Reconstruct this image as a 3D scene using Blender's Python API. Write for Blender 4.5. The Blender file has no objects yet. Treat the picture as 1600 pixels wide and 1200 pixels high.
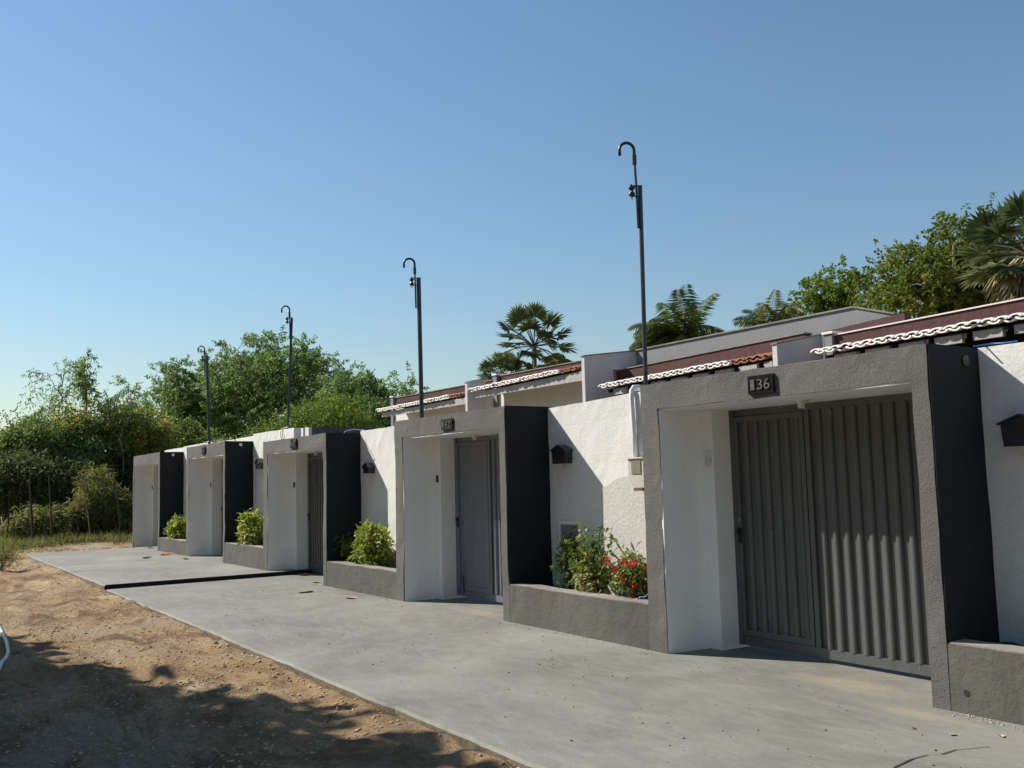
import bpy, math, random
import numpy as np
from mathutils import Matrix, Vector

# ---------------------------------------------------------------- camera, sky, sun
scene = bpy.context.scene
COL = scene.collection
CAMPOS = np.array([0.0, 0.0, 1.65])
FPX = 1500.0                                   # focal length in pixels of the 1600 px wide photograph
RX = np.array([0.544, 0.8385, -0.0252]); FW = np.array([-0.833, 0.5442, 0.0993])
FW /= np.linalg.norm(FW); RX -= FW * (RX @ FW); RX /= np.linalg.norm(RX)
DN = np.cross(FW, RX)
cam = bpy.data.cameras.new('camera')
camo = bpy.data.objects.new('camera', cam); COL.objects.link(camo)
cam.sensor_width = 36.0; cam.lens = FPX / 1600.0 * 36.0
cam.clip_start = 0.05; cam.clip_end = 3000.0
M = Matrix.Identity(4)
for i in range(3):
    M[i][0] = RX[i]; M[i][1] = -DN[i]; M[i][2] = -FW[i]; M[i][3] = CAMPOS[i]
camo.matrix_world = M
scene.camera = camo
scene.render.resolution_x = 1024; scene.render.resolution_y = 768

SUN = np.array([-1.06, -0.622, 0.99]); SUN /= np.linalg.norm(SUN)     # towards the sun
world = bpy.data.worlds.new('World'); scene.world = world; world.use_nodes = True
wn = world.node_tree.nodes; wl = world.node_tree.links
sky = wn.new('ShaderNodeTexSky'); sky.sky_type = 'NISHITA'; sky.sun_disc = False
sky.sun_elevation = math.asin(SUN[2]); sky.sun_rotation = math.atan2(SUN[0], SUN[1])
sky.altitude = 20; sky.air_density = 1.5; sky.dust_density = 0.2; sky.ozone_density = 6.0
wl.new(sky.outputs[0], wn['Background'].inputs[0]); wn['Background'].inputs[1].default_value = 0.079
sun = bpy.data.lights.new('sun', 'SUN'); sun.energy = 5.0; sun.angle = math.radians(0.5); sun.color = (1.0, 0.94, 0.84)
suno = bpy.data.objects.new('sun', sun); COL.objects.link(suno)
suno.rotation_euler = Vector(SUN).to_track_quat('Z', 'Y').to_euler(); suno.location = (-20, -15, 20)
vs = scene.view_settings
vs.view_transform = 'Standard'; vs.look = 'None'; vs.exposure = 0.5; vs.gamma = 1.0; vs.use_curve_mapping = False

def ray(px, py): return RX * (px - 800) + DN * (py - 600) + FW * FPX
def at(px, py, Y):
    d = ray(px, py); return CAMPOS + d * (Y / d[1])
def ground_at(px, py, z=0.0):
    d = ray(px, py); return CAMPOS + d * ((z - CAMPOS[2]) / d[2])

rng = np.random.default_rng(7); random.seed(7)

# ---------------------------------------------------------------- helpers
def vnoise(P, seed=0):
    """value noise in 3D, P (n,3) -> 0..1"""
    P = np.asarray(P, float); I = np.floor(P).astype(np.int64); F = P - I; F = F * F * (3 - 2 * F)
    def h(a, b, c):
        n = (a * 374761393 + b * 668265263 + c * 2147483647 + seed * 974711) & 0xffffffff
        n = ((n ^ (n >> 13)) * 1274126177) & 0xffffffff
        return ((n ^ (n >> 16)) & 0xffff) / 65535.0
    r = 0
    for dx in (0, 1):
        for dy in (0, 1):
            for dz in (0, 1):
                w = (F[:, 0] if dx else 1 - F[:, 0]) * (F[:, 1] if dy else 1 - F[:, 1]) * (F[:, 2] if dz else 1 - F[:, 2])
                r = r + w * h(I[:, 0] + dx, I[:, 1] + dy, I[:, 2] + dz)
    return r
def fbm(P, o=4, seed=0):
    r = 0; a = 0.5; P = np.asarray(P, float)
    for k in range(o):
        r = r + a * (vnoise(P, seed + k) - 0.5); P = P * 2.03; a *= 0.5
    return r
def jitter(V, amp):
    V = np.asarray(V, float)
    if amp <= 0: return V
    out = V.copy()
    for k in range(3):
        out[:, k] += amp * (1.3 * (vnoise(V * 2.6, 11 + k) - 0.5) + 0.9 * (vnoise(V * 9.0, 31 + k) - 0.5))
    return out

class MB:
    def __init__(s): s.V = []; s.F = []; s.M = []; s.n = 0
    def add(s, V, F, m=0):
        V = np.asarray(V, float); s.V.append(V); k = s.n
        for f in F: s.F.append([i + k for i in f]); s.M.append(m)
        s.n += len(V); return s
    def grid(s, o, u, v, nu, nv, m=0):
        o, u, v = map(np.asarray, (o, u, v))
        a = np.linspace(0, 1, nu + 1); b = np.linspace(0, 1, nv + 1)
        V = [o + u * i + v * j for j in b for i in a]; w = nu + 1
        return s.add(V, [(j * w + i, j * w + i + 1, (j + 1) * w + i + 1, (j + 1) * w + i) for j in range(nv) for i in range(nu)], m)
    def box(s, x0, x1, y0, y1, z0, z1, m=0, res=None):
        if res is None:
            V = [(x, y, z) for z in (z0, z1) for y in (y0, y1) for x in (x0, x1)]
            return s.add(V, [(0, 2, 3, 1), (4, 5, 7, 6), (0, 1, 5, 4), (1, 3, 7, 5), (3, 2, 6, 7), (2, 0, 4, 6)], m)
        nx, ny, nz = (max(1, int(round(abs(d) / res))) for d in (x1 - x0, y1 - y0, z1 - z0))
        dx, dy, dz = (x1 - x0, 0, 0), (0, y1 - y0, 0), (0, 0, z1 - z0)
        s.grid((x0, y0, z0), dy, dx, ny, nx, m); s.grid((x0, y0, z1), dx, dy, nx, ny, m)
        s.grid((x0, y0, z0), dx, dz, nx, nz, m); s.grid((x0, y1, z0), dz, dx, nz, nx, m)
        s.grid((x0, y0, z0), dz, dy, nz, ny, m); s.grid((x1, y0, z0), dy, dz, ny, nz, m)
        return s
    def prism(s, poly, axis, a, b, m=0):
        """extrude a 2D polygon along axis ('x','y','z') from a to b"""
        n = len(poly)
        def p3(p, t):
            return {'x': (t, p[0], p[1]), 'y': (p[0], t, p[1]), 'z': (p[0], p[1], t)}[axis]
        V = [p3(p, a) for p in poly] + [p3(p, b) for p in poly]
        F = [tuple(range(n)), tuple(range(2 * n - 1, n - 1, -1))] + [(i, i + n, (i + 1) % n + n, (i + 1) % n) for i in range(n)]
        return s.add(V, F, m)
    def tube(s, pts, rad, n=8, m=0, cap=True):
        pts = np.asarray(pts, float); k = len(pts)
        rad = np.full(k, rad) if np.isscalar(rad) else np.asarray(rad, float)
        T = np.gradient(pts, axis=0); T /= np.linalg.norm(T, axis=1)[:, None] + 1e-9
        up = np.array([0, 0, 1.0]) if abs(T[0][2]) < 0.9 else np.array([1.0, 0, 0])
        V = []; N = np.cross(T[0], up); N /= np.linalg.norm(N)
        ang = np.arange(n) * 2 * np.pi / n
        for i in range(k):
            N = N - T[i] * (N @ T[i]); N /= np.linalg.norm(N) + 1e-9; B = np.cross(T[i], N)
            V.append(pts[i] + rad[i] * (np.cos(ang)[:, None] * N + np.sin(ang)[:, None] * B))
        F = [(i * n + j, i * n + (j + 1) % n, (i + 1) * n + (j + 1) % n, (i + 1) * n + j) for i in range(k - 1) for j in range(n)]
        if cap: F += [tuple(range(n - 1, -1, -1)), tuple((k - 1) * n + j for j in range(n))]
        return s.add(np.vstack(V), F, m)
    def build(s, name, mats, parent=None, amp=0.0, smooth=False, weld=False, tint=None):
        V = np.vstack(s.V)
        me = bpy.data.meshes.new(name)
        V = jitter(V, amp)
        me.from_pydata(V.tolist(), [], s.F)
        if not isinstance(mats, (list, tuple)): mats = [mats]
        for m in mats: me.materials.append(m)
        if len(mats) > 1: me.polygons.foreach_set('material_index', s.M)
        if smooth: me.polygons.foreach_set('use_smooth', [True] * len(me.polygons))
        if weld:
            import bmesh
            bm = bmesh.new(); bm.from_mesh(me); bmesh.ops.remove_doubles(bm, verts=bm.verts, dist=1e-4)
            bmesh.ops.recalc_face_normals(bm, faces=bm.faces); bm.to_mesh(me); bm.free()
        me.update()
        return link(name, me, parent)

def link(name, me, parent=None):
    o = bpy.data.objects.new(name, me); COL.objects.link(o)
    if parent is not None:
        o.parent = parent
        if parent.type == 'EMPTY' and parent.parent is None:
            o.matrix_parent_inverse = Matrix.Translation(-parent.location)
        else:
            o.matrix_parent_inverse = Matrix.Identity(4)
            # mesh parents sit at the thing's origin too
            if parent.parent is not None: o.matrix_parent_inverse = Matrix.Identity(4)
    return o
def tag(o, label=None, cat=None, group=None, kind=None):
    if label: o['label'] = label
    if cat: o['category'] = cat
    if group: o['group'] = group
    if kind: o['kind'] = kind
    return o
def thing(name, loc, label, cat, group=None):
    o = bpy.data.objects.new(name, None); COL.objects.link(o); o.location = loc
    o.empty_display_size = 0.2
    return tag(o, label, cat, group)
def arr_mesh(name, V, F, mat, tint=None, smooth=False):
    """fast mesh from arrays: F (n,3) or (n,4); tint per vertex"""
    V = np.ascontiguousarray(V, np.float32); F = np.ascontiguousarray(F, np.int32)
    me = bpy.data.meshes.new(name); k = F.shape[1]
    me.vertices.add(len(V)); me.vertices.foreach_set('co', V.ravel())
    me.loops.add(F.size); me.loops.foreach_set('vertex_index', F.ravel())
    me.polygons.add(len(F)); me.polygons.foreach_set('loop_start', np.arange(0, F.size, k, dtype=np.int32))
    if smooth: me.polygons.foreach_set('use_smooth', np.ones(len(F), bool))
    if tint is not None:
        a = me.attributes.new('tint', 'FLOAT', 'POINT'); a.data.foreach_set('value', np.ascontiguousarray(tint, np.float32))
    me.materials.append(mat); me.update(calc_edges=True); me.validate()
    return me

# ---------------------------------------------------------------- materials
MATS = {}
def new_mat(name):
    m = bpy.data.materials.new(name); m.use_nodes = True; MATS[name] = m
    return m, m.node_tree.nodes, m.node_tree.links, m.node_tree.nodes['Principled BSDF']
def tex_noise(n, l, vec, scale, detail=5, rough=0.6, dist=0.0):
    t = n.new('ShaderNodeTexNoise'); t.inputs['Scale'].default_value = scale
    t.inputs['Detail'].default_value = detail; t.inputs['Roughness'].default_value = rough; t.inputs['Distortion'].default_value = dist
    l.new(vec, t.inputs['Vector']); return t.outputs['Fac']
def ramp(n, l, fac, stops):
    r = n.new('ShaderNodeValToRGB'); e = r.color_ramp.elements
    while len(e) < len(stops): e.new(0.5)
    for el, (p, c) in zip(e, stops):
        el.position = p; el.color = (*c, 1) if len(c) == 3 else c
    l.new(fac, r.inputs['Fac']); return r.outputs['Color']
def mixc(n, l, fac, a, b, mode='MIX'):
    x = n.new('ShaderNodeMix'); x.data_type = 'RGBA'; x.blend_type = mode
    if isinstance(fac, float): x.inputs[0].default_value = fac
    else: l.new(fac, x.inputs[0])
    for s, v in ((6, a), (7, b)):
        if isinstance(v, tuple): x.inputs[s].default_value = (*v, 1)
        else: l.new(v, x.inputs[s])
    return x.outputs[2]
def mathn(n, l, op, a, b=None):
    x = n.new('ShaderNodeMath'); x.operation = op
    for i, v in enumerate((a, b)):
        if v is None: continue
        if isinstance(v, (int, float)): x.inputs[i].default_value = v
        else: l.new(v, x.inputs[i])
    return x.outputs[0]
def coords(n, l, scale=(1, 1, 1)):
    g = n.new('ShaderNodeNewGeometry')
    if scale == (1, 1, 1): return g.outputs['Position']
    mp = n.new('ShaderNodeMapping'); mp.inputs['Scale'].default_value = scale
    l.new(g.outputs['Position'], mp.inputs['Vector']); return mp.outputs['Vector']
def bump(n, l, h, strength, dist, b):
    x = n.new('ShaderNodeBump'); x.inputs['Strength'].default_value = strength; x.inputs['Distance'].default_value = dist
    l.new(h, x.inputs['Height']); l.new(x.outputs['Normal'], b.inputs['Normal']); return x

def plaster(name, c, var, grain, depth, rough=0.85, streak=0.0, streakc=(0.1, 0.09, 0.08), fine=220.0, spec=0.3, speck=0.45):
    m, n, l, b = new_mat(name); P = coords(n, l)
    big = tex_noise(n, l, P, 1.7, 6, 0.6, 0.4)
    col = ramp(n, l, big, [(0.3, tuple(x * (1 - var) for x in c)), (0.7, tuple(min(1, x * (1 + var)) for x in c))])
    sp = tex_noise(n, l, P, 38, 4, 0.7)
    col = mixc(n, l, ramp(n, l, sp, [(0.35, (speck,) * 3), (0.55, (0,) * 3)]), col, tuple(x * 0.72 for x in c))
    if streak > 0:
        S = coords(n, l, (6, 6, 0.35))
        st = tex_noise(n, l, S, 2.2, 6, 0.65)
        col = mixc(n, l, ramp(n, l, st, [(0.52, (0,) * 3), (0.75, (streak,) * 3)]), col, streakc)
    l.new(col, b.inputs['Base Color']); b.inputs['Roughness'].default_value = rough; b.inputs['Specular IOR Level'].default_value = spec
    h1 = tex_noise(n, l, P, grain, 5, 0.68, 0.15); h2 = tex_noise(n, l, P, fine, 2, 0.5)
    h = mathn(n, l, 'ADD', h1, mathn(n, l, 'MULTIPLY', h2, 0.25))
    bump(n, l, h, 0.9, depth, b)
    return m
m_grey = plaster('grey_textured_paint', (0.130, 0.126, 0.116), 0.18, 60, 0.008, 0.8, 0.25, (0.10, 0.095, 0.085))
m_greylow = plaster('grey_planter_paint', (0.112, 0.107, 0.094), 0.22, 14, 0.010, 0.75, 0.6, (0.075, 0.070, 0.062))
m_white = plaster('rough_white_paint', (0.74, 0.735, 0.70), 0.04, 42, 0.0055, 0.8, 0.35, (0.56, 0.54, 0.48))
m_smooth = plaster('smooth_white_paint', (0.82, 0.82, 0.80), 0.025, 5, 0.003, 0.6, 0.22, (0.60, 0.59, 0.55), fine=60.0, speck=0.04)
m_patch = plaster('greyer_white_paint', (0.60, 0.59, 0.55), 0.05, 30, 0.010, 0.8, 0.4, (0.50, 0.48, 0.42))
m_dark = plaster('charcoal_paint', (0.0105, 0.0115, 0.014), 0.15, 20, 0.006, 0.75, 0.1, (0.03, 0.03, 0.03))
m_slate = plaster('slate_grey_paint', (0.10, 0.105, 0.125), 0.12, 14, 0.005, 0.8)
m_pale = plaster('pale_party_wall_paint', (0.62, 0.61, 0.60), 0.05, 10, 0.004, 0.85, 0.3, (0.45, 0.43, 0.40))
m_house = plaster('pale_grey_house_paint', (0.24, 0.24, 0.252), 0.05, 10, 0.004, 0.85, 0.3, (0.19, 0.185, 0.18))
m_hgrey = plaster('mid_grey_house_paint', (0.23, 0.225, 0.24), 0.06, 10, 0.004, 0.85, 0.2, (0.18, 0.17, 0.17))
m_cap = plaster('weathered_cement_cap', (0.27, 0.25, 0.215), 0.25, 20, 0.008, 0.9, 0.3)
m_maroon = plaster('maroon_paint', (0.075, 0.026, 0.024), 0.22, 12, 0.005, 0.55, 0.5, (0.13, 0.075, 0.065))
m_soil = plaster('planter_soil', (0.035, 0.026, 0.019), 0.4, 30, 0.02, 0.95)
m_wood = plaster('weathered_post_wood', (0.06, 0.038, 0.024), 0.35, 30, 0.006, 0.9)
m_bark = plaster('grey_bark', (0.17, 0.145, 0.115), 0.35, 16, 0.015, 0.9)
m_limb = plaster('pale_limb_bark', (0.26, 0.235, 0.19), 0.3, 16, 0.012, 0.9)
m_stem = plaster('brown_stem', (0.09, 0.07, 0.045), 0.3, 40, 0.003, 0.85)

def simple(name, c, rough=0.5, metal=0.0, var=0.12, scale=18.0, spec=0.5):
    m, n, l, b = new_mat(name); P = coords(n, l)
    f = tex_noise(n, l, P, scale, 5, 0.65)
    l.new(ramp(n, l, f, [(0.3, tuple(x * (1 - var) for x in c)), (0.7, tuple(min(1, x * (1 + var)) for x in c))]), b.inputs['Base Color'])
    b.inputs['Roughness'].default_value = rough; b.inputs['Metallic'].default_value = metal; b.inputs['Specular IOR Level'].default_value = spec
    return m
m_pole = simple('galvanised_pole', (0.045, 0.052, 0.065), 0.45, 0.4, 0.25, 12)
m_black = simple('black_plastic', (0.012, 0.012, 0.014), 0.4)
m_ceram = simple('brown_insulator', (0.02, 0.012, 0.012), 0.25)
m_mail = simple('charcoal_mailbox_metal', (0.022, 0.025, 0.033), 0.45, 0.2)
m_meter = simple('pale_meter_plastic', (0.50, 0.49, 0.43), 0.5, 0, 0.1)
m_meterwin = simple('dull_meter_window', (0.22, 0.21, 0.16), 0.25)
m_rust = simple('rusty_terminal', (0.16, 0.07, 0.035), 0.8, 0, 0.4, 60)
m_pvc = simple('white_painted_conduit', (0.66, 0.66, 0.68), 0.5)
m_plate = simple('black_number_tile', (0.010, 0.010, 0.012), 0.25)
m_digit = simple('worn_metal_digits', (0.17, 0.165, 0.155), 0.4, 0.6, 0.5, 90)
m_lid = simple('grey_meter_lid', (0.20, 0.21, 0.215), 0.6)
m_plastic = simple('off_white_plastic', (0.62, 0.61, 0.58), 0.45)
m_hose = simple('pale_hose', (0.52, 0.56, 0.55), 0.4)
m_wire = simple('pale_wire', (0.5, 0.5, 0.48), 0.5)
m_blue = simple('blue_wire', (0.05, 0.13, 0.45), 0.4)
m_white_trim = simple('white_limewash', (0.80, 0.78, 0.72), 0.85, 0, 0.05, 25)
m_beam = simple('painted_rafter_wood', (0.40, 0.385, 0.35), 0.8, 0, 0.2, 8)
m_dryleaf = simple('dry_orange_leaf', (0.42, 0.15, 0.035), 0.7, 0, 0.35, 30)
m_paleleaf = simple('dry_straw_leaf', (0.50, 0.40, 0.19), 0.7, 0, 0.3, 30)
m_brownleaf = simple('dry_brown_leaf', (0.13, 0.075, 0.04), 0.8, 0, 0.3, 30)
m_stone = simple('dusty_stone', (0.44, 0.30, 0.175), 0.95, 0, 0.35, 5)
m_palest = simple('pale_stone', (0.44, 0.39, 0.31), 0.9, 0, 0.2, 20)
m_crack = simple('dark_crack', (0.03, 0.028, 0.025), 0.95)

def tile_mat():
    m, n, l, b = new_mat('terracotta_tile'); P = coords(n, l)
    a = tex_noise(n, l, P, 5, 6, 0.7); c = ramp(n, l, a, [(0.3, (0.15, 0.058, 0.036)), (0.5, (0.29, 0.115, 0.065)), (0.72, (0.42, 0.20, 0.12))])
    l.new(c, b.inputs['Base Color']); b.inputs['Roughness'].default_value = 0.85
    bump(n, l, tex_noise(n, l, P, 60, 3, 0.6), 0.5, 0.004, b); return m
m_tile = tile_mat()

def gate_mat(name, c):
    m, n, l, b = new_mat(name); P = coords(n, l)
    a = tex_noise(n, l, coords(n, l, (3, 3, 0.5)), 3, 6, 0.65)
    col = ramp(n, l, a, [(0.3, tuple(x * 0.82 for x in c)), (0.7, tuple(x * 1.12 for x in c))])
    sc = tex_noise(n, l, coords(n, l, (9, 9, 2.2)), 2.5, 4, 0.6, 0.5)
    col = mixc(n, l, ramp(n, l, sc, [(0.71, (0,) * 3), (0.73, (0.7,) * 3)]), col, (0.5, 0.49, 0.46))
    l.new(col, b.inputs['Base Color']); b.inputs['Roughness'].default_value = 0.42; b.inputs['Specular IOR Level'].default_value = 0.55
    bump(n, l, tex_noise(n, l, P, 30, 3), 0.15, 0.003, b); return m
m_gate = gate_mat('grey_gate_paint', (0.092, 0.097, 0.095))
m_gate2 = gate_mat('blue_grey_gate_paint', (0.15, 0.163, 0.195))

def concrete():
    m, n, l, b = new_mat('brushed_concrete'); P = coords(n, l)
    big = tex_noise(n, l, P, 0.55, 7, 0.62, 0.6)
    col = ramp(n, l, big, [(0.28, (0.128, 0.124, 0.107)), (0.5, (0.196, 0.191, 0.166)), (0.72, (0.265, 0.258, 0.224))])
    sw = tex_noise(n, l, coords(n, l, (0.8, 2.6, 1)), 2.0, 6, 0.7, 1.4)
    col = mixc(n, l, ramp(n, l, sw, [(0.45, (0,) * 3), (0.70, (0.5,) * 3)]), col, (0.285, 0.277, 0.243))
    dk = tex_noise(n, l, coords(n, l, (1.2, 2.2, 1)), 1.1, 6, 0.7, 0.8)
    col = mixc(n, l, ramp(n, l, dk, [(0.56, (0,) * 3), (0.75, (0.55,) * 3)]), col, (0.13, 0.129, 0.121))
    sp = tex_noise(n, l, P, 21, 3, 0.6)
    col = mixc(n, l, ramp(n, l, sp, [(0.70, (0,) * 3), (0.76, (0.6,) * 3)]), col, (0.46, 0.44, 0.39))
    sp2 = tex_noise(n, l, P, 27, 3, 0.6, 0.2)
    col = mixc(n, l, ramp(n, l, sp2, [(0.25, (0.7,) * 3), (0.30, (0,) * 3)]), col, (0.12, 0.11, 0.10))
    # sand tracked in front of the gates: soft spots with a ragged rim
    g = n.new('ShaderNodeNewGeometry'); mask = None
    for (x, y, rx, ry) in ((-5.0, 6.35, 0.75, 0.33), (-4.1, 5.93, 0.6, 0.16), (-10.6, 6.35, 0.7, 0.25), (-3.0, 5.95, 0.8, 0.12)):
        mp = n.new('ShaderNodeMapping'); mp.vector_type = 'POINT'
        mp.inputs['Location'].default_value = (-x / rx, -y / ry, 0); mp.inputs['Scale'].default_value = (1 / rx, 1 / ry, 0.001)
        l.new(g.outputs['Position'], mp.inputs['Vector'])
        le = n.new('ShaderNodeVectorMath'); le.operation = 'LENGTH'; l.new(mp.outputs['Vector'], le.inputs[0])
        v = mathn(n, l, 'SUBTRACT', 1.0, le.outputs['Value']); mask = v if mask is None else mathn(n, l, 'MAXIMUM', mask, v)
    v = mathn(n, l, 'ADD', mask, mathn(n, l, 'MULTIPLY', mathn(n, l, 'SUBTRACT', tex_noise(n, l, P, 7, 5, 0.7), 0.5), 1.5))
    col = mixc(n, l, ramp(n, l, v, [(0.2, (0,) * 3), (0.9, (0.5,) * 3)]), col, (0.38, 0.31, 0.21))
    fl = tex_noise(n, l, P, 5.5, 6, 0.75, 1.0)
    col = mixc(n, l, ramp(n, l, fl, [(0.62, (0,) * 3), (0.70, (0.3,) * 3)]), col, (0.36, 0.345, 0.30))
    l.new(col, b.inputs['Base Color']); b.inputs['Roughness'].default_value = 0.8; b.inputs['Specular IOR Level'].default_value = 0.35
    h = mathn(n, l, 'ADD', tex_noise(n, l, coords(n, l, (2, 5, 1)), 6, 5, 0.65, 0.8), mathn(n, l, 'MULTIPLY', tex_noise(n, l, P, 140, 2), 0.3))
    bump(n, l, h, 0.5, 0.010, b)
    return m
m_conc = concrete()
m_concedge = plaster('raw_concrete_edge', (0.21, 0.175, 0.125), 0.3, 26, 0.03, 0.95)

def dirt():
    m, n, l, b = new_mat('packed_dirt'); P = coords(n, l)
    a = tex_noise(n, l, coords(n, l, (0.6, 1.5, 1)), 0.9, 9, 0.66, 0.7)
    col = ramp(n, l, a, [(0.36, (0.32, 0.19, 0.093)), (0.47, (0.53, 0.355, 0.19)), (0.58, (0.64, 0.455, 0.26)), (0.66, (0.76, 0.59, 0.38))])
    gm = tex_noise(n, l, P, 0.33, 4, 0.55, 0.3)
    col = mixc(n, l, ramp(n, l, gm, [(0.50, (0,) * 3), (0.64, (0.75,) * 3)]), col, (0.50, 0.42, 0.32))
    rd = tex_noise(n, l, coords(n, l, (0.5, 1.2, 1)), 1.5, 8, 0.72, 0.9)
    col = mixc(n, l, ramp(n, l, rd, [(0.50, (0,) * 3), (0.62, (0.9,) * 3)]), col, (0.225, 0.128, 0.074))
    cl = tex_noise(n, l, P, 22, 6, 0.8)  # small shadows of the clods painted dark into the dirt colour
    col = mixc(n, l, ramp(n, l, cl, [(0.36, (0.85,) * 3), (0.50, (0,) * 3)]), col, (0.22, 0.135, 0.075))
    lt = tex_noise(n, l, P, 34, 5, 0.75, 0.3)
    col = mixc(n, l, ramp(n, l, lt, [(0.56, (0,) * 3), (0.70, (0.6,) * 3)]), col, (0.66, 0.53, 0.36))
    # ground beyond the fence: dry grass litter
    sx = n.new('ShaderNodeSeparateXYZ'); l.new(P, sx.inputs[0])
    w = mathn(n, l, 'ADD', mathn(n, l, 'MULTIPLY', sx.outputs[0], -1.0), mathn(n, l, 'MULTIPLY', tex_noise(n, l, P, 1.5, 4), 2.0))
    col = mixc(n, l, ramp(n, l, mathn(n, l, 'DIVIDE', w, 60.0), [(0.545, (0,) * 3), (0.575, (0.85,) * 3)]), col, (0.22, 0.19, 0.085))
    l.new(col, b.inputs['Base Color']); b.inputs['Roughness'].default_value = 0.95; b.inputs['Specular IOR Level'].default_value = 0.15
    h = mathn(n, l, 'ADD', tex_noise(n, l, P, 9, 6, 0.7), mathn(n, l, 'MULTIPLY', tex_noise(n, l, P, 38, 6, 0.8), 0.8))
    bump(n, l, h, 1.0, 0.09, b)
    return m
m_dirt = dirt()

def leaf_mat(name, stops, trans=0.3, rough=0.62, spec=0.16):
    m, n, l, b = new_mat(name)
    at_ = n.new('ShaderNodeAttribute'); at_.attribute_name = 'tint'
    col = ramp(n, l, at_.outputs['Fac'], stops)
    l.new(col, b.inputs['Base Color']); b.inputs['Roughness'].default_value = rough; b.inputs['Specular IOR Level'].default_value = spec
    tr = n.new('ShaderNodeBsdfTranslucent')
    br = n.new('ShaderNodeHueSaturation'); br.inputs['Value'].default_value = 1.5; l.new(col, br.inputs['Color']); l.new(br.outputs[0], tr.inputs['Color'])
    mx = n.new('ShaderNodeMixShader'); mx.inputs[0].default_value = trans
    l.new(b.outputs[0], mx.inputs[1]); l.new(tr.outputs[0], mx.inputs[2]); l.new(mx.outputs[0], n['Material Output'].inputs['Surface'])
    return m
L_leuc = leaf_mat('feathery_green_foliage', [(0, (0.079, 0.131, 0.041)), (0.5, (0.139, 0.221, 0.064)), (0.9, (0.238, 0.337, 0.090)), (0.955, (0.247, 0.316, 0.090)), (0.965, (0.226, 0.095, 0.049)), (1, (0.316, 0.134, 0.067))], 0.35)
L_bush = leaf_mat('dark_thicket_foliage', [(0, (0.069, 0.111, 0.034)), (0.6, (0.151, 0.220, 0.053)), (0.93, (0.293, 0.365, 0.086)), (1, (0.415, 0.415, 0.098))], 0.3)
L_yell = leaf_mat('yellowing_foliage', [(0, (0.092, 0.126, 0.034)), (0.55, (0.186, 0.229, 0.048)), (0.85, (0.372, 0.372, 0.065)), (0.94, (0.742, 0.437, 0.065)), (1, (0.874, 0.393, 0.055))], 0.3)
L_dry = leaf_mat('dry_bush_foliage', [(0, (0.075, 0.085, 0.028)), (0.45, (0.14, 0.155, 0.042)), (0.78, (0.22, 0.215, 0.06)), (0.9, (0.28, 0.22, 0.08)), (1, (0.27, 0.14, 0.06))], 0.35)
L_bright = leaf_mat('bright_green_foliage', [(0, (0.052, 0.086, 0.014)), (0.5, (0.109, 0.167, 0.023)), (1, (0.196, 0.265, 0.040))], 0.35)
L_olive = leaf_mat('olive_tree_foliage', [(0, (0.05, 0.075, 0.014)), (0.45, (0.11, 0.15, 0.024)), (0.8, (0.19, 0.225, 0.04)), (0.92, (0.22, 0.20, 0.05)), (1, (0.20, 0.12, 0.05))], 0.35)
L_under = leaf_mat('shade_tinted_undergrowth_leaves', [(0, (0.035, 0.046, 0.017)), (0.6, (0.080, 0.102, 0.035)), (1, (0.174, 0.203, 0.058))], 0.25)  # shade of the undergrowth painted in as a darker leaf colour
L_ixora = leaf_mat('glossy_shrub_leaves', [(0, (0.063, 0.099, 0.027)), (0.5, (0.135, 0.189, 0.045)), (0.9, (0.270, 0.324, 0.072)), (1, (0.504, 0.486, 0.126))], 0.25, 0.45, 0.3)
L_lime = leaf_mat('yellow_green_shrub_leaves', [(0, (0.110, 0.156, 0.027)), (0.5, (0.219, 0.281, 0.046)), (0.9, (0.375, 0.406, 0.077)), (1, (0.562, 0.500, 0.125))], 0.3, 0.5, 0.25)
L_cream = leaf_mat('cream_variegated_leaves', [(0, (0.20, 0.19, 0.06)), (1, (0.50, 0.44, 0.20))], 0.25)
L_palm = leaf_mat('palm_fan_leaves', [(0, (0.04, 0.065, 0.026)), (0.6, (0.085, 0.12, 0.045)), (1, (0.19, 0.20, 0.09))], 0.25, 0.5, 0.3)
L_paleplm = leaf_mat('old_pale_palm_leaves', [(0, (0.06, 0.075, 0.03)), (0.6, (0.14, 0.15, 0.07)), (1, (0.33, 0.28, 0.15))], 0.2)
L_coco = leaf_mat('coconut_frond_leaves', [(0, (0.04, 0.07, 0.02)), (0.6, (0.08, 0.12, 0.028)), (1, (0.18, 0.17, 0.05))], 0.25, 0.5, 0.3)
L_grass = leaf_mat('verge_grass', [(0, (0.08, 0.10, 0.025)), (0.6, (0.15, 0.165, 0.045)), (1, (0.28, 0.24, 0.09))], 0.3)
L_red = leaf_mat('red_flowers', [(0, (0.42, 0.02, 0.02)), (1, (0.68, 0.06, 0.045))], 0.25)
L_orange = leaf_mat('orange_flowers', [(0, (0.50, 0.12, 0.03)), (1, (0.66, 0.24, 0.07))], 0.25)

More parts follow.
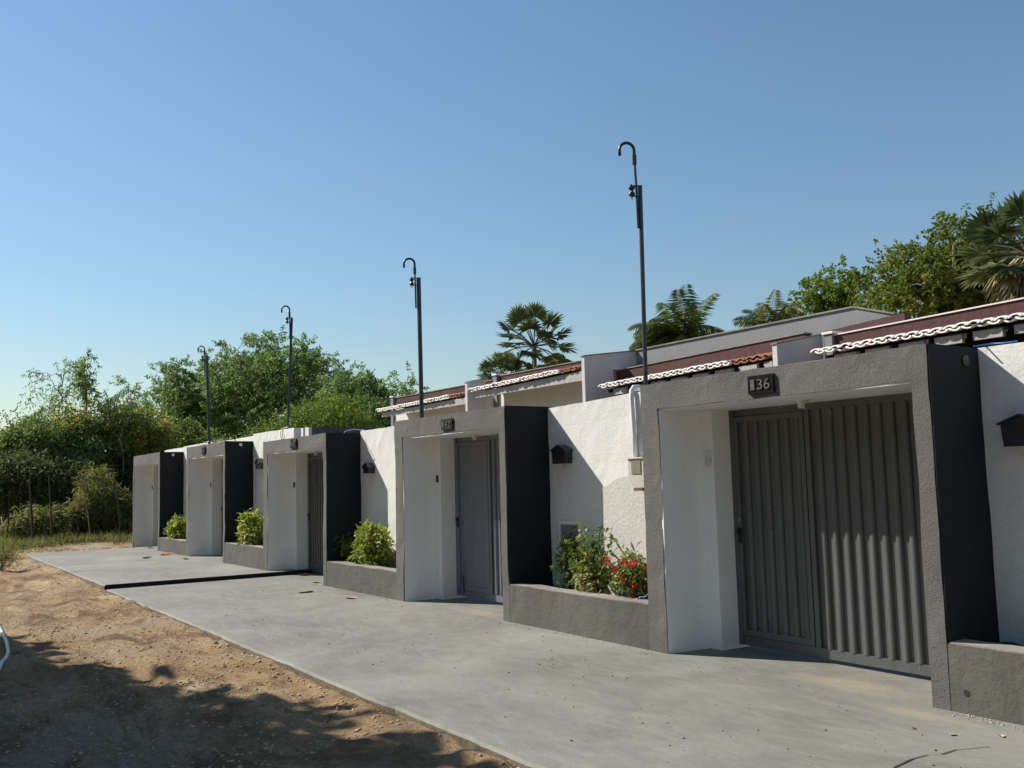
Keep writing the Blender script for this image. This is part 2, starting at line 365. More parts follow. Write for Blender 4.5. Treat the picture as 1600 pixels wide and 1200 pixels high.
# ---------------------------------------------------------------- ground and pavement
YF = 6.168; YB = 6.79
def slab_low(x): return -0.028 * np.clip((-np.asarray(x, float) - 9) / 8.8, 0, 1)
def slab_high(x): return 0.045 - 0.05 * np.clip((-np.asarray(x, float) - 17.8) / 11, 0, 1)
def axis(lo, hi, fine0, fine1, step, grow=1.25):
    a = list(np.arange(fine0, fine1 + 1e-6, step)); s = step
    while a[-1] < hi: s *= grow; a.append(a[-1] + s)
    s = step; b = []
    x = fine0
    while x > lo: s *= grow; x -= s; b.append(x)
    return np.array(b[::-1] + a)
xs = axis(-900, 900, -21, -2.5, 0.055); ys = axis(-900, 900, -0.4, 3.35, 0.05)
GX, GY = np.meshgrid(xs, ys); P = np.stack([GX.ravel(), GY.ravel(), 0 * GX.ravel()], 1)
def dirt_h(P):
    x, y = P[:, 0], P[:, 1]
    z = -0.055 + 0.16 * fbm(P * [0.45, 0.45, 1], 3, 3) * np.clip((3.0 - y) / 1.5, 0.1, 1)
    rough = np.clip(1.2 - np.abs(x + 10) / 40, 0, 1)
    z = z + rough * (0.085 * fbm(P * [2.4, 3.4, 1], 3, 9) + 0.055 * fbm(P * [9, 9, 1], 2, 21))
    z = z + np.clip((-x - 16) / 14, 0, 1) * 0.05
    for y0_, w_, d_ in ((0.9, 0.16, 0.035), (2.25, 0.15, 0.030)):          # wheel ruts
        yy = y - y0_ - 0.25 * np.sin(x * 0.31 + y0_) - 0.12 * fbm(P * [0.8, 0, 0], 2, 41)
        z = z - d_ * np.exp(-(yy / w_) ** 2) + 0.4 * d_ * np.exp(-((np.abs(yy) - 0.3) / 0.1) ** 2)
    z = z + 0.03 * np.exp(-((y - 3.12) / 0.10) ** 2) * np.clip(0.4 + 2.5 * fbm(P * [1.6, 0, 0], 3, 51), 0, 1)   # soil heaped on the slab edge
    return z
Z = dirt_h(P)
def under(x, y): return (y > 3.17) & (x > -29.4) & (x < 8)
inside = (P[:, 1] > 3.24) & (P[:, 0] > -29.2) & (P[:, 0] < 30)
Z = np.where(inside, -0.30, Z); P[:, 2] = Z
nx_, ny_ = len(xs), len(ys)
idx = np.arange(nx_ * ny_).reshape(ny_, nx_)
F = np.stack([idx[:-1, :-1].ravel(), idx[:-1, 1:].ravel(), idx[1:, 1:].ravel(), idx[1:, :-1].ravel()], 1)
ground = link('ground', arr_mesh('ground', P, F, m_dirt, smooth=True)); tag(ground, kind='structure')

def slab(name, x0, x1, y0, y1, zf):
    mb = MB(); n = int((x1 - x0) / 0.09)
    X = np.linspace(x0, x1, n + 1)
    ey = y0 + 0.05 * fbm(np.stack([X * 1.7, 0 * X, 0 * X], 1), 4, 5) + 0.02 * fbm(np.stack([X * 9, 0 * X, 0 * X], 1), 2, 15)
    zt = zf(X)
    rows = [np.stack([X, ey - 0.01, np.full_like(X, -0.4)], 1), np.stack([X, ey - 0.006, zt - 0.02], 1), np.stack([X, ey + 0.012, zt], 1)]
    for t in np.linspace(0.1, 1, 9): rows.append(np.stack([X, ey + (y1 - ey) * t, zt], 1))
    V = np.vstack(rows); w = n + 1; F = []; mats = []
    for r in range(len(rows) - 1):
        for i in range(n): F.append((r * w + i, r * w + i + 1, (r + 1) * w + i + 1, (r + 1) * w + i)); mats.append(1 if r < 1 else 0)
    mb.V = [V]; mb.F = F; mb.M = mats; mb.n = len(V)
    k = len(V)
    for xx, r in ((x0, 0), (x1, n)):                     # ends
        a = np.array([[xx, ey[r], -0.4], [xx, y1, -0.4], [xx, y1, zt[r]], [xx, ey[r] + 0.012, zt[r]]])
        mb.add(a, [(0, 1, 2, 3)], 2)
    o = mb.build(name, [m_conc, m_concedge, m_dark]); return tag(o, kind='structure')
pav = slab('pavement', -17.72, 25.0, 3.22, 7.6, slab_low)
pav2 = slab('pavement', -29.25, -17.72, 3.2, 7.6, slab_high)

# crack across the pavement, near the right corner
cp = [ground_at(px, py, 0.0) for px, py in ((1395, 1200), (1425, 1186), (1448, 1180), (1470, 1179), (1492, 1172), (1515, 1170), (1545, 1167))]
mb = MB(); V = []; F = []
for i, p in enumerate(cp):
    w = 0.006 * (1 - i / 8) + 0.0015
    V += [(p[0], p[1] - w, 0.004), (p[0] + 0.01, p[1] + w, 0.004)]
F = [(2 * i, 2 * i + 1, 2 * i + 3, 2 * i + 2) for i in range(len(cp) - 1)]
mb.add(V, F); mb.build('crack', m_crack, pav)

# ---------------------------------------------------------------- gate portals
FLOOR = [0.0, 0.0, -0.03, 0.03, 0.0]
PX0 = [-7.152, -12.581, -18.369, -24.09, -30.1]
PX1 = [-4.055, -9.620, -15.187, -20.91, -26.81]
PZT = [2.535, 2.530, 2.507, 2.640, 2.628]
PLB = [2.287, 2.284, 2.275, 2.36, 2.35]
NUM = ['136', '142', '148', '154', None]
PW = [0.245, 0.235, 0.235, 0.24, 0.12]
ORD = ['136, nearest the camera', '142, second from the camera', '148, in the middle of the row', '154, on the raised slab', None]
NUMX = [(-5.731, -5.451, 2.319, 2.476), (-11.148, -10.861, 2.331, 2.466), (-16.83, -16.53, 2.322, 2.478), (-22.66, -22.36, 2.42, 2.575)]
YG = 6.93

def text_mesh(s, w, h):
    cu = bpy.data.curves.new('digits', 'FONT'); cu.body = s; cu.extrude = 0.004; cu.size = 1.0
    o = bpy.data.objects.new('tmp', cu); COL.objects.link(o)
    dg = bpy.context.evaluated_depsgraph_get(); me = bpy.data.meshes.new_from_object(o.evaluated_get(dg))
    bpy.data.objects.remove(o)
    V = np.zeros(len(me.vertices) * 3); me.vertices.foreach_get('co', V); V = V.reshape(-1, 3)
    lo, hi = V.min(0), V.max(0)
    U = np.zeros_like(V)
    U[:, 0] = (V[:, 0] - lo[0]) / (hi[0] - lo[0]) * w; U[:, 2] = (V[:, 1] - lo[1]) / (hi[1] - lo[1]) * h
    U[:, 1] = -(V[:, 2] - lo[2]) * 1.0
    me.vertices.foreach_set('co', U.ravel()); me.update(); me.materials.clear(); me.materials.append(m_digit)
    return me

portals = []
for i in range(5):
    x0, x1, zt, lb, zf, w = PX0[i], PX1[i], PZT[i], PLB[i], FLOOR[i], PW[i]
    lab = ('grey plastered gate portal carrying house number ' + ORD[i]) if ORD[i] else 'grey gate portal at the far end of the row, with no number'
    t = thing('gate_portal', ((x0 + x1) / 2, YF, zf), lab, 'gate portal', 'gate portals along the pavement')
    portals.append(t)
    zb = zf - 0.12
    MB().box(x0, x0 + w, YF, YG + 0.12, zb, lb, res=0.09).build('pillar', m_grey, t, 0.012, weld=True)
    MB().box(x1 - 0.135, x1, YF, YG + 0.12, zb, lb, res=0.09).build('pillar', m_grey, t, 0.012, weld=True)
    MB().box(x0, x1, YF, YG + 0.12, lb, zt, res=0.09).build('lintel', m_grey, t, 0.012, weld=True)
    MB().box(x0 + w + 0.004, x1 - 0.137, YF + 0.012, YG + 0.10, lb - 0.016, lb + 0.002, res=0.3).build('soffit', m_smooth, t, 0.003)
    # white inner face of the left pillar, slightly splayed, then a pilaster that carries the gate
    xi = x0 + w
    mb = MB(); mb.prism([(xi - 0.01, YF + 0.010), (xi + 0.010, YF + 0.010), (xi + 0.045, 6.67), (xi - 0.01, 6.67)], 'z', zb, lb - 0.017)
    mb.build('inner_wall', m_smooth, t, 0.003)
    MB().box(xi - 0.01, xi + 0.205, 6.67, YG + 0.11, zb, lb - 0.018, res=0.15).build('pilaster', m_smooth, t, 0.004, weld=True)
    MB().box(x1 + 0.0005, x1 + 0.013, YF + 0.006, YB + 0.02, zb, zt + 0.004, res=0.12).build('side_wall', m_dark, t, 0.007, weld=True)
    MB().box(x0 + 0.03, x1 - 0.03, YF + 0.05, YG + 0.10, zt - 0.004, zt + 0.006).build('roof_capping', m_cap, t)
    if NUM[i]:
        a, b, c, d = NUMX[i]
        pl = MB().box(a, b, YF - 0.022, YF + 0.01, c, d).build('number_plate', m_plate, t)
        for k, ch in enumerate(NUM[i]):
            w_ = (b - a) * (0.15 if ch == '1' else 0.22)
            dg = link('digit', text_mesh(ch, w_, (d - c) * 0.56), pl)
            dg.location = (a + (b - a) * (0.10 + 0.28 * k) + ((b - a) * 0.03 if ch == '1' else 0), YF - 0.023, c + (d - c) * 0.22)
    # small fittings
    if i == 0:
        MB().box(-6.80, -6.725, 6.652, 6.669, 1.73, 1.88).build('switch_plate', m_plastic, t)
    else:
        MB().box(xi + 0.10, xi + 0.14, 6.650, 6.669, zf + 1.64, zf + 1.74).build('intercom', m_black, t)
    lx = (x0 + x1) / 2 + 0.05
    lm = MB(); lm.tube([(lx, 6.6, lb - 0.014), (lx, 6.6, lb - 0.03)], 0.07, 14); lm.tube([(lx, 6.6, lb - 0.028), (lx, 6.6, lb - 0.085)], [0.035, 0.028], 12)
    lm.tube([(lx + 0.02, 6.58, lb - 0.05), (lx + 0.07, 6.56, lb - 0.10)], 0.006, 5)
    lm.build('lamp_holder', m_plastic, t, smooth=False)
    if i in (3, 4):
        MB().tube([(x1 + 0.005, 6.50, zt - 0.07), (x1 + 0.06, 6.50, zt - 0.075)], 0.035, 10).build('pipe_stub', m_plastic, t)
    if i == 0:
        MB().tube([(x1 + 0.006, 6.62, zt - 0.10), (x1 + 0.022, 6.62, zt - 0.10)], 0.045, 12).build('pipe_stub', m_black, t)

# ---------------------------------------------------------------- metal gates
PITCH = 0.128
def slat_mesh(z0, z1, mat):
    arc = [(0.090 - 0.032 * math.cos(a), -0.030 * math.sin(a) ** 0.7) for a in np.linspace(0.0, math.pi, 11)]
    prof = [(0.0, 0.0)] + arc + [(0.128, 0.0), (0.128, 0.006), (0.0, 0.006)]
    mb = MB(); mb.prism(prof, 'z', z0, z1)
    me = bpy.data.meshes.new('slat'); me.from_pydata(mb.V[0].tolist(), [], mb.F); me.materials.append(mat); me.update()
    return me
glabel = ['dark grey slatted metal car gate lit along its lower right corner', 'blue grey metal gate with a plain door, in portal 142',
          'dark slatted metal gate half hidden in portal 148', 'metal gate deep inside portal 154', 'metal gate inside the farthest portal']
for i in range(5):
    x0 = PX0[i] + PW[i] + 0.207; x1 = PX1[i] - 0.137; zf = FLOOR[i]; zt = PLB[i] - 0.02
    mat = m_gate2 if i == 1 else m_gate
    t = thing('metal_gate', ((x0 + x1) / 2, YG, zf), glabel[i], 'gate', 'metal gates inside the portals')
    zb = zf + 0.035
    dx0, dx1 = x0 + 0.10, x0 + 0.90                       # the walk-through door
    fr = MB()
    fr.box(x0, x0 + 0.055, YG - 0.03, YG + 0.03, zb, zt); fr.box(x1 - 0.05, x1, YG - 0.02, YG + 0.03, zb, zt)
    fr.box(x0 + 0.056, x1 - 0.051, YG - 0.022, YG + 0.03, zb, zb + 0.085); fr.box(x0 + 0.056, x1 - 0.051, YG - 0.01, YG + 0.03, zt - 0.06, zt)
    fr.box(dx1 + 0.012, dx1 + 0.062, YG - 0.028, YG + 0.03, zb + 0.086, zt - 0.061)
    fr.box(x0 + 0.056, x0 + 0.085, YG + 0.022, YG + 0.029, zb + 0.086, zt - 0.061); fr.box(dx1 - 0.02, dx1 + 0.0119, YG + 0.022, YG + 0.029, zb + 0.086, zt - 0.061)   # door stops
    fr.box(x0 + 0.086, dx1 - 0.021, YG + 0.022, YG + 0.029, zt - 0.10, zt - 0.061); fr.box(x0 + 0.086, dx1 - 0.021, YG + 0.022, YG + 0.029, zb + 0.086, zb + 0.12)
    fr.build('gate_frame', mat, t)
    df = MB()
    df.box(dx0 - 0.04, dx0, YG - 0.032, YG + 0.02, zb + 0.09, zt - 0.07); df.box(dx1 - 0.045, dx1, YG - 0.03, YG + 0.02, zb + 0.09, zt - 0.07)
    df.box(dx0 + 0.001, dx1 - 0.046, YG - 0.028, YG + 0.02, zb + 0.09, zb + 0.15); df.box(dx0 + 0.001, dx1 - 0.046, YG - 0.028, YG + 0.02, zt - 0.12, zt - 0.07)
    df.build('door_frame', mat, t)
    if i == 1:
        MB().box(dx0 + 0.001, dx1 - 0.046, YG - 0.012, YG + 0.004, zb + 0.151, zt - 0.121, res=0.25).build('door_panel', mat, t, 0.004)
        MB().tube([(dx0 + 0.06, YG - 0.014, 0.32), (dx0 + 0.14, YG - 0.05, 0.09)], 0.008, 6).build('stay_rod', m_black, t)
    else:
        me = slat_mesh(zb + 0.151, zt - 0.121, mat); x = dx0 + 0.002; fit = (dx1 - 0.047 - x) / (6 * PITCH)
        while x < dx1 - 0.1:
            s = link('slat', me, t); s.location = (x, YG, 0); s.scale = (fit, 1, 1); x += PITCH * fit
    me = slat_mesh(zb + 0.086, zt - 0.061, mat); x = dx1 + 0.064; ns = round((x1 - 0.051 - x) / PITCH); fit = (x1 - 0.051 - x) / (ns * PITCH)
    for k in range(ns):
        s = link('slat', me, t); s.location = (x, YG, 0); s.scale = (fit, 1, 1); x += PITCH * fit
    lk = MB(); lk.box(dx0 - 0.037, dx0 - 0.004, YG - 0.05, YG - 0.033, zf + 1.00, zf + 1.14); lk.tube([(dx0 - 0.02, YG - 0.05, zf + 1.10), (dx0 - 0.02, YG - 0.075, zf + 1.10)], 0.014, 8)
    lk.build('lock', m_black, t)

# ---------------------------------------------------------------- boundary walls and planters
def wall(x0, x1, zt0, zt1, zb, label, extra=None, y0=YB, th=0.15):
    t = MB(); n = max(2, int((x1 - x0) / 0.12)); nz = 22
    V = []; F = []
    X = np.linspace(x0, x1, n + 1)
    prof = [(y0, k / nz) for k in range(nz + 1)] + [(y0 + th, 1.0), (y0 + th, 0.0)]
    for (yy, f) in prof:
        for x in X:
            z1 = zt0 + (zt1 - zt0) * (x - x0) / (x1 - x0); V.append((x, yy, zb + (z1 - zb) * f))
    w = n + 1; k = len(prof)
    F = [(r * w + i, r * w + i + 1, (r + 1) * w + i + 1, (r + 1) * w + i) for r in range(k - 1) for i in range(n)]
    F += [tuple(r * w for r in range(k)), tuple(r * w + n for r in range(k - 1, -1, -1))]
    t.add(V, F)
    if extra: extra(t)
    o = t.build('boundary_wall', [m_white, m_slate], amp=0.010)
    tag(o, label, 'wall', 'white boundary walls between the portals'); return o
w1 = wall(PX1[0] + 0.014, 1.5, 2.540, 2.545, -0.15, 'rough white boundary wall right of portal 136, at the picture edge')
w2 = wall(PX1[1] + 0.014, PX0[0] - 0.002, 2.512, 2.580, -0.15, 'sunlit rough white boundary wall between portals 142 and 136')
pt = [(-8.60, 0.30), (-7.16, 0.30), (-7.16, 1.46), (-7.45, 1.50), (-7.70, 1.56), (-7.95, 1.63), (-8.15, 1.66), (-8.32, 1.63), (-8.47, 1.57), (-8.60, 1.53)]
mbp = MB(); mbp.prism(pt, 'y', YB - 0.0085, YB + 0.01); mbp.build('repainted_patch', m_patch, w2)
w3 = wall(PX1[2] + 0.014, PX0[1] - 0.002, 2.545, 2.556, -0.15, 'rough white boundary wall between portals 148 and 142')
w4 = wall(PX1[3] + 0.014, -18.37, 2.80, 2.795, -0.15, 'taller white boundary wall between portals 154 and 148')
w5 = wall(PX1[4] + 0.014, PX0[3] - 0.002, 2.78, 2.78, -0.15, 'white boundary wall between the two farthest portals')
mb = MB(); mb.box(-18.25, -18.10, 7.055, 9.6, -0.2, 2.79, res=0.3)
tag(mb.build('dividing_wall', m_slate, amp=0.01), 'slate grey dividing wall running back behind portal 148', 'wall')
mb = MB(); mb.box(-30.1, -18.26, 7.056, 7.2, -0.2, 2.80, res=0.4)
tag(mb.build('rear_wall', m_white, amp=0.01), 'long white wall just behind the two farthest portals', 'wall')

plab = ['grey planter box at the right edge, below the mailbox in shade', 'long grey planter with red flowers between portals 142 and 136',
        'grey planter with the orange flowered bush beside portal 148', 'grey planter beside portal 154', 'small grey planter beside the farthest portal']
PZP = [0.455, 0.425, 0.41, 0.42, 0.36]
def planter(i, xa, xb):
    zf = FLOOR[i]; zt = zf + PZP[i] - (0.0 if i else 0)
    t = thing('planter', ((xa + xb) / 2, YF, zf), plab[i], 'planter', 'planters between the portals')
    MB().box(xa, xb, YF + 0.003, YF + 0.20, zf - 0.12, zt, res=0.07).build('planter_wall', m_greylow, t, 0.009, weld=True)
    MB().box(xa + 0.002, xb - 0.002, YF + 0.010, YF + 0.205, zt - 0.004, zt + 0.010, res=0.06).build('coping', m_cap, t, 0.009, weld=True)
    mb = MB(); nx, ny = int((xb - xa) / 0.05), 11
    X = np.linspace(xa, xb, nx + 1); Y = np.linspace(YF + 0.18, YB + 0.03, ny + 1)
    A, B = np.meshgrid(X, Y); Pp = np.stack([A.ravel(), B.ravel(), 0 * A.ravel()], 1)
    Pp[:, 2] = zt - 0.075 + 0.12 * fbm(Pp * [5, 5, 1], 4, 4)
    ii = np.arange((nx + 1) * (ny + 1)).reshape(ny + 1, nx + 1)
    F = np.stack([ii[:-1, :-1].ravel(), ii[:-1, 1:].ravel(), ii[1:, 1:].ravel(), ii[1:, :-1].ravel()], 1)
    link('soil', arr_mesh('soil', Pp, F, m_soil), t)
    if i == 0:
        p = at(1510, 1083, YF)
        MB().tube([(p[0], YF - 0.002, p[2]), (p[0], YF + 0.05, p[2])], 0.022, 10).build('drain_hole', m_crack, t)
    return t, zt
planters = [planter(0, PX1[0] + 0.001, 1.4)]
for i in range(1, 5): planters.append(planter(i, PX1[i] + 0.001, PX0[i - 1] - 0.001))

# ---------------------------------------------------------------- mailboxes, meter, poles
mlab = ['charcoal house shaped mailbox at the right edge of the picture', 'shaded charcoal mailbox with a pitched top, above the flush meter cover',
        'small dark mailbox above the bush with orange flowers', 'tiny dark mailbox on the taller wall beside portal 154']
MBX = []
for pl, pr, pb, pe, pp in ((1565, 1640, 698, 663, 649), (862.5, 885, 725, 705, 697), (567.5, 577, 740, 731, 724), (399.5, 406, 733, 724, 717)):
    a = at(pl, pb, 6.685); b = at(pr, pb, 6.685)
    MBX.append((a[0], b[0] if pr < 1600 else a[0] + 0.30, a[2], at(pl, pe, 6.685)[2], at((pl + pr) / 2 if pr < 1600 else 1600, pp, 6.685)[2]))
for i, (xa, xb, zb, ze, zp) in enumerate(MBX):
    yb = YB - 0.006; d = 0.105; xm = (xa + xb) / 2
    t = thing('mailbox', (xm, yb, zb), mlab[i], 'mailbox', 'mailboxes on the white walls')
    MB().prism([(xa + 0.02, zb), (xb - 0.02, zb), (xb - 0.005, ze), (xm, zp - 0.006), (xa + 0.005, ze)], 'y', yb - d, yb).build('box', m_mail, t)
    r = MB(); r.prism([(xa - 0.012, ze - 0.006), (xm, zp), (xb + 0.012, ze - 0.006), (xb + 0.012, ze + 0.008), (xm, zp + 0.014), (xa - 0.012, ze + 0.008)], 'y', yb - d - 0.02, yb)
    r.build('roof', m_mail, t)
    s = MB(); s.box(xa + 0.06, xb - 0.06, yb - d - 0.012, yb - d + 0.002, ze - 0.045, ze - 0.03); s.box(xa + 0.06, xb - 0.06, yb - d - 0.016, yb - d - 0.001, ze - 0.029, ze - 0.022)
    s.build('slot', m_black, t)

yb = YB
t = thing('electric_meter', (-7.845, yb, 1.53), 'pale electric meter box with white conduit on the sunlit wall beside portal 136', 'meter box')
mb = MB(); poly = [(-7.965, 1.84), (-7.965, 1.63), (-7.915, 1.56), (-7.845, 1.535), (-7.715, 1.535), (-7.715, 1.84)]
mb.prism(poly, 'y', yb - 0.13, yb + 0.01); mb.build('box', m_meter, t)
MB().box(-7.975, -7.705, yb - 0.15, yb + 0.01, 1.841, 1.856).build('lid', m_plastic, t)
MB().box(-7.905, -7.755, yb - 0.138, yb - 0.128, 1.68, 1.82).build('window', m_meterwin, t)
MB().box(-7.875, -7.735, yb - 0.14, yb - 0.01, 1.50, 1.534).build('terminal', m_rust, t)
MB().tube([(-7.99, 6.95, 2.60), (-7.99, 6.87, 2.625), (-7.99, 6.80, 2.62), (-7.985, 6.765, 2.58), (-7.98, 6.758, 2.5), (-7.96, 6.758, 2.1), (-7.95, 6.76, 1.85)], 0.026, 10).build('conduit', m_pvc, t, smooth=True)

pA, pB = -9.40, -8.985
t = thing('meter_cover', ((pA + pB) / 2, YB, 0.72), 'grey flush meter cover low on the white wall behind the shrubs', 'meter cover')
fr = MB()
fr.box(pA, pB, YB - 0.03, YB + 0.01, 1.11, 1.15); fr.box(pB - 0.045, pB, YB - 0.03, YB + 0.01, 0.74, 1.109); fr.box(pA, pA + 0.02, YB - 0.03, YB + 0.01, 0.74, 1.109); fr.box(pA, pB, YB - 0.03, YB + 0.01, 0.70, 0.739)
fr.build('frame', m_smooth, t)
MB().box(pA + 0.021, pB - 0.046, YB - 0.014, YB + 0.01, 0.7395, 1.1095).build('lid', m_lid, t)

def hook_pole(px, pb, pt, Y, zb, r, label, hk):
    b = at(px, pb, Y); tp = at(pt[0], pt[1], Y); pass
    dirn = (tp - b) / (tp[2] - b[2]); base = b + dirn * (zb - b[2]); top = tp
    t = thing('service_pole', tuple(base), label, 'pole', 'hooked service poles above the walls')
    MB().tube([base, top], r, 10).build('pole', m_pole, t, smooth=False)
    q = 0.016; hd = np.array([-0.40, -0.917, 0.0])            # the hooks look out over the pavement
    off = hd * (r + q - 0.003)
    s0 = top + off + np.array([0, 0, -0.45]); s1 = top + off + np.array([-0.02, 0, hk - 0.16])
    R = 0.078; cx = s1 + hd * R + np.array([0, 0, 0.06])
    arc = [cx - R * hd * math.cos(a_) + np.array([0, 0, R * math.sin(a_)]) for a_ in np.linspace(0, math.pi * 1.02, 12)]
    MB().tube([s0, s0 * 0.5 + s1 * 0.5 + np.array([0.004, 0, 0]), s1], q * 0.8, 8).build('riser', m_pole, t)
    MB().tube([s1 - np.array([0, 0, 0.05])] + arc + [arc[-1] - np.array([0, 0, 0.055])], q, 8).build('hook', m_black, t, smooth=True)
    MB().tube([s1 - np.array([0, 0, 0.09]), s1 + np.array([0, 0, 0.01])], q * 1.4, 8).build('coupling', m_black, t)
    ic = top + hd * (r + 0.068) + np.array([0.0, 0, -0.06]); sd = np.array([-hd[1], hd[0], 0]) * 0.01
    MB().tube([ic + np.array([0, 0, z]) for z in (-0.05, -0.038, -0.022, -0.006, 0.006, 0.022, 0.038, 0.05)], [0.022, 0.036, 0.031, 0.015, 0.015, 0.031, 0.036, 0.022], 12).build('insulator', m_ceram, t, smooth=True)
    br = MB(); e0 = top * [1, 1, 0]; e1 = (ic + hd * 0.02) * [1, 1, 0]
    for z in (ic[2] + 0.051, ic[2] - 0.060):
        br.add([e0 + sd + [0, 0, z], e0 - sd + [0, 0, z], e1 - sd + [0, 0, z], e1 + sd + [0, 0, z]] + [e0 + sd + [0, 0, z + .009], e0 - sd + [0, 0, z + .009], e1 - sd + [0, 0, z + .009], e1 + sd + [0, 0, z + .009]],
               [(0, 1, 2, 3), (7, 6, 5, 4), (0, 4, 5, 1), (1, 5, 6, 2), (2, 6, 7, 3), (3, 7, 4, 0)])
    br.tube([ic + np.array([0, 0, -0.09]), ic + np.array([0, 0, 0.075])], 0.006, 6)
    br.build('bracket', m_black, t)
    return t
hook_pole(1009, 598, (1000, 290), 6.45, 2.52, 0.0225, 'hooked service pole rising from portal 136, tallest in the picture', 0.48)
hook_pole(659, 650, (654, 434), 6.45, 2.51, 0.032, 'dark hooked service pole rising from portal 142', 0.31)
t3 = hook_pole(450, 665, (456, 496), 6.85, 2.78, 0.026, 'hooked service pole leaning right on the tall white wall above portal 148', 0.26)
hook_pole(327, 690, (323, 556), 6.62, 2.62, 0.034, 'hooked service pole above portal 154, farthest of the four', 0.27)

# loose cable loops
def cable(pts, r, mat, label):
    P_ = [np.asarray(p, float) for p in pts]; out = []
    for k in range(len(P_) - 1):
        a = P_[max(k - 1, 0)]; b = P_[k]; c = P_[k + 1]; d = P_[min(k + 2, len(P_) - 1)]
        for s in np.linspace(0, 1, 6, endpoint=False):
            out.append(0.5 * ((2 * b) + (c - a) * s + (2 * a - 5 * b + 4 * c - d) * s * s + (3 * b - a - 3 * c + d) * s ** 3))
    out.append(P_[-1])
    o = MB().tube(out, r, 6).build('cable', mat, smooth=True); return tag(o, label, 'cable')
cable([at(451, 667, 6.84), at(441, 670, 6.78), at(438.5, 678, 6.77), at(440, 686, 6.775), at(442, 678, 6.765), at(440, 670, 6.776)], 0.008, m_wire, 'pale cable loop hanging down the white wall above portal 148')
cable([at(327, 690, 6.6), at(320, 691, 6.5), at(318, 694, 6.15), at(317, 698, 6.14)], 0.010, m_wire, 'pale cable end bent over the lintel of portal 154')
cable([at(537, 678, 6.5) , at(540, 674, 6.5), at(552, 671, 6.7), at(564, 672, 6.86), at(570, 673, 6.86)], 0.007, m_wire, 'thin pale cable lying along the top of portal 148')
cable([at(1522, 541, 6.70), at(1545, 537.5, 6.82), at(1570, 535.5, 6.82), at(1590, 533, 6.84)], 0.006, m_blue, 'blue cable lying on the wall top right of portal 136')
cable([(-7.56, 6.28, 0.375), (-7.48, 6.33, 0.45), (-7.40, 6.36, 0.47), (-7.33, 6.38, 0.55), (-7.36, 6.42, 0.585)], 0.007, m_blue, 'short blue cable sticking out of the planter under the red flowers')

# ---------------------------------------------------------------- row houses behind
def tile_mesh(cover):
    n = 9; L = 1.05; R0, R1 = 0.102, 0.088; th = 0.016
    mb = MB(); ys_ = [(0.0, R0), (0.075, R0 * 0.99), (L, R1)]
    sgn = 1 if cover else -1
    def ring(y, r, s):
        return [(r * math.cos(a), y, sgn * r * math.sin(a) * 0.56 + 0.165 * y) for a in np.linspace(0.06, math.pi - 0.06, n)]
    for k in range(2):
        m = 1 if k == 0 else 0
        (ya, ra), (yb_, rb) = ys_[k], ys_[k + 1]
        o0, o1, i0, i1 = ring(ya, ra, 0), ring(yb_, rb, 0), ring(ya, ra - (0.046 if k == 0 else th), 0), ring(yb_, rb - th, 0)
        V = o0 + o1 + i0 + i1
        F = [(j, j + 1, n + j + 1, n + j) for j in range(n - 1)] + [(2 * n + j + 1, 2 * n + j, 3 * n + j, 3 * n + j + 1) for j in range(n - 1)]
        if k == 0: F += [(j + 1, j, 2 * n + j, 2 * n + j + 1) for j in range(n - 1)]
        F += [(0, n, 3 * n, 2 * n), (n - 1, 2 * n + n - 1, 3 * n + n - 1, n + n - 1)]
        mb.add(V, F, m)
    me = bpy.data.meshes.new('roof_tile'); me.from_pydata(np.vstack(mb.V).tolist(), [], mb.F)
    me.materials.append(m_tile); me.materials.append(m_white_trim); me.polygons.foreach_set('material_index', mb.M)
    me.polygons.foreach_set('use_smooth', [True] * len(me.polygons)); me.update(); return me
TC, TP = tile_mesh(True), tile_mesh(False)
def plain(me):
    m2 = me.copy(); m2.materials.clear(); m2.materials.append(m_tile); m2.materials.append(m_tile); return m2
TC0, TP0 = plain(TC), plain(TP)
YE = 12.4; YW = 13.3
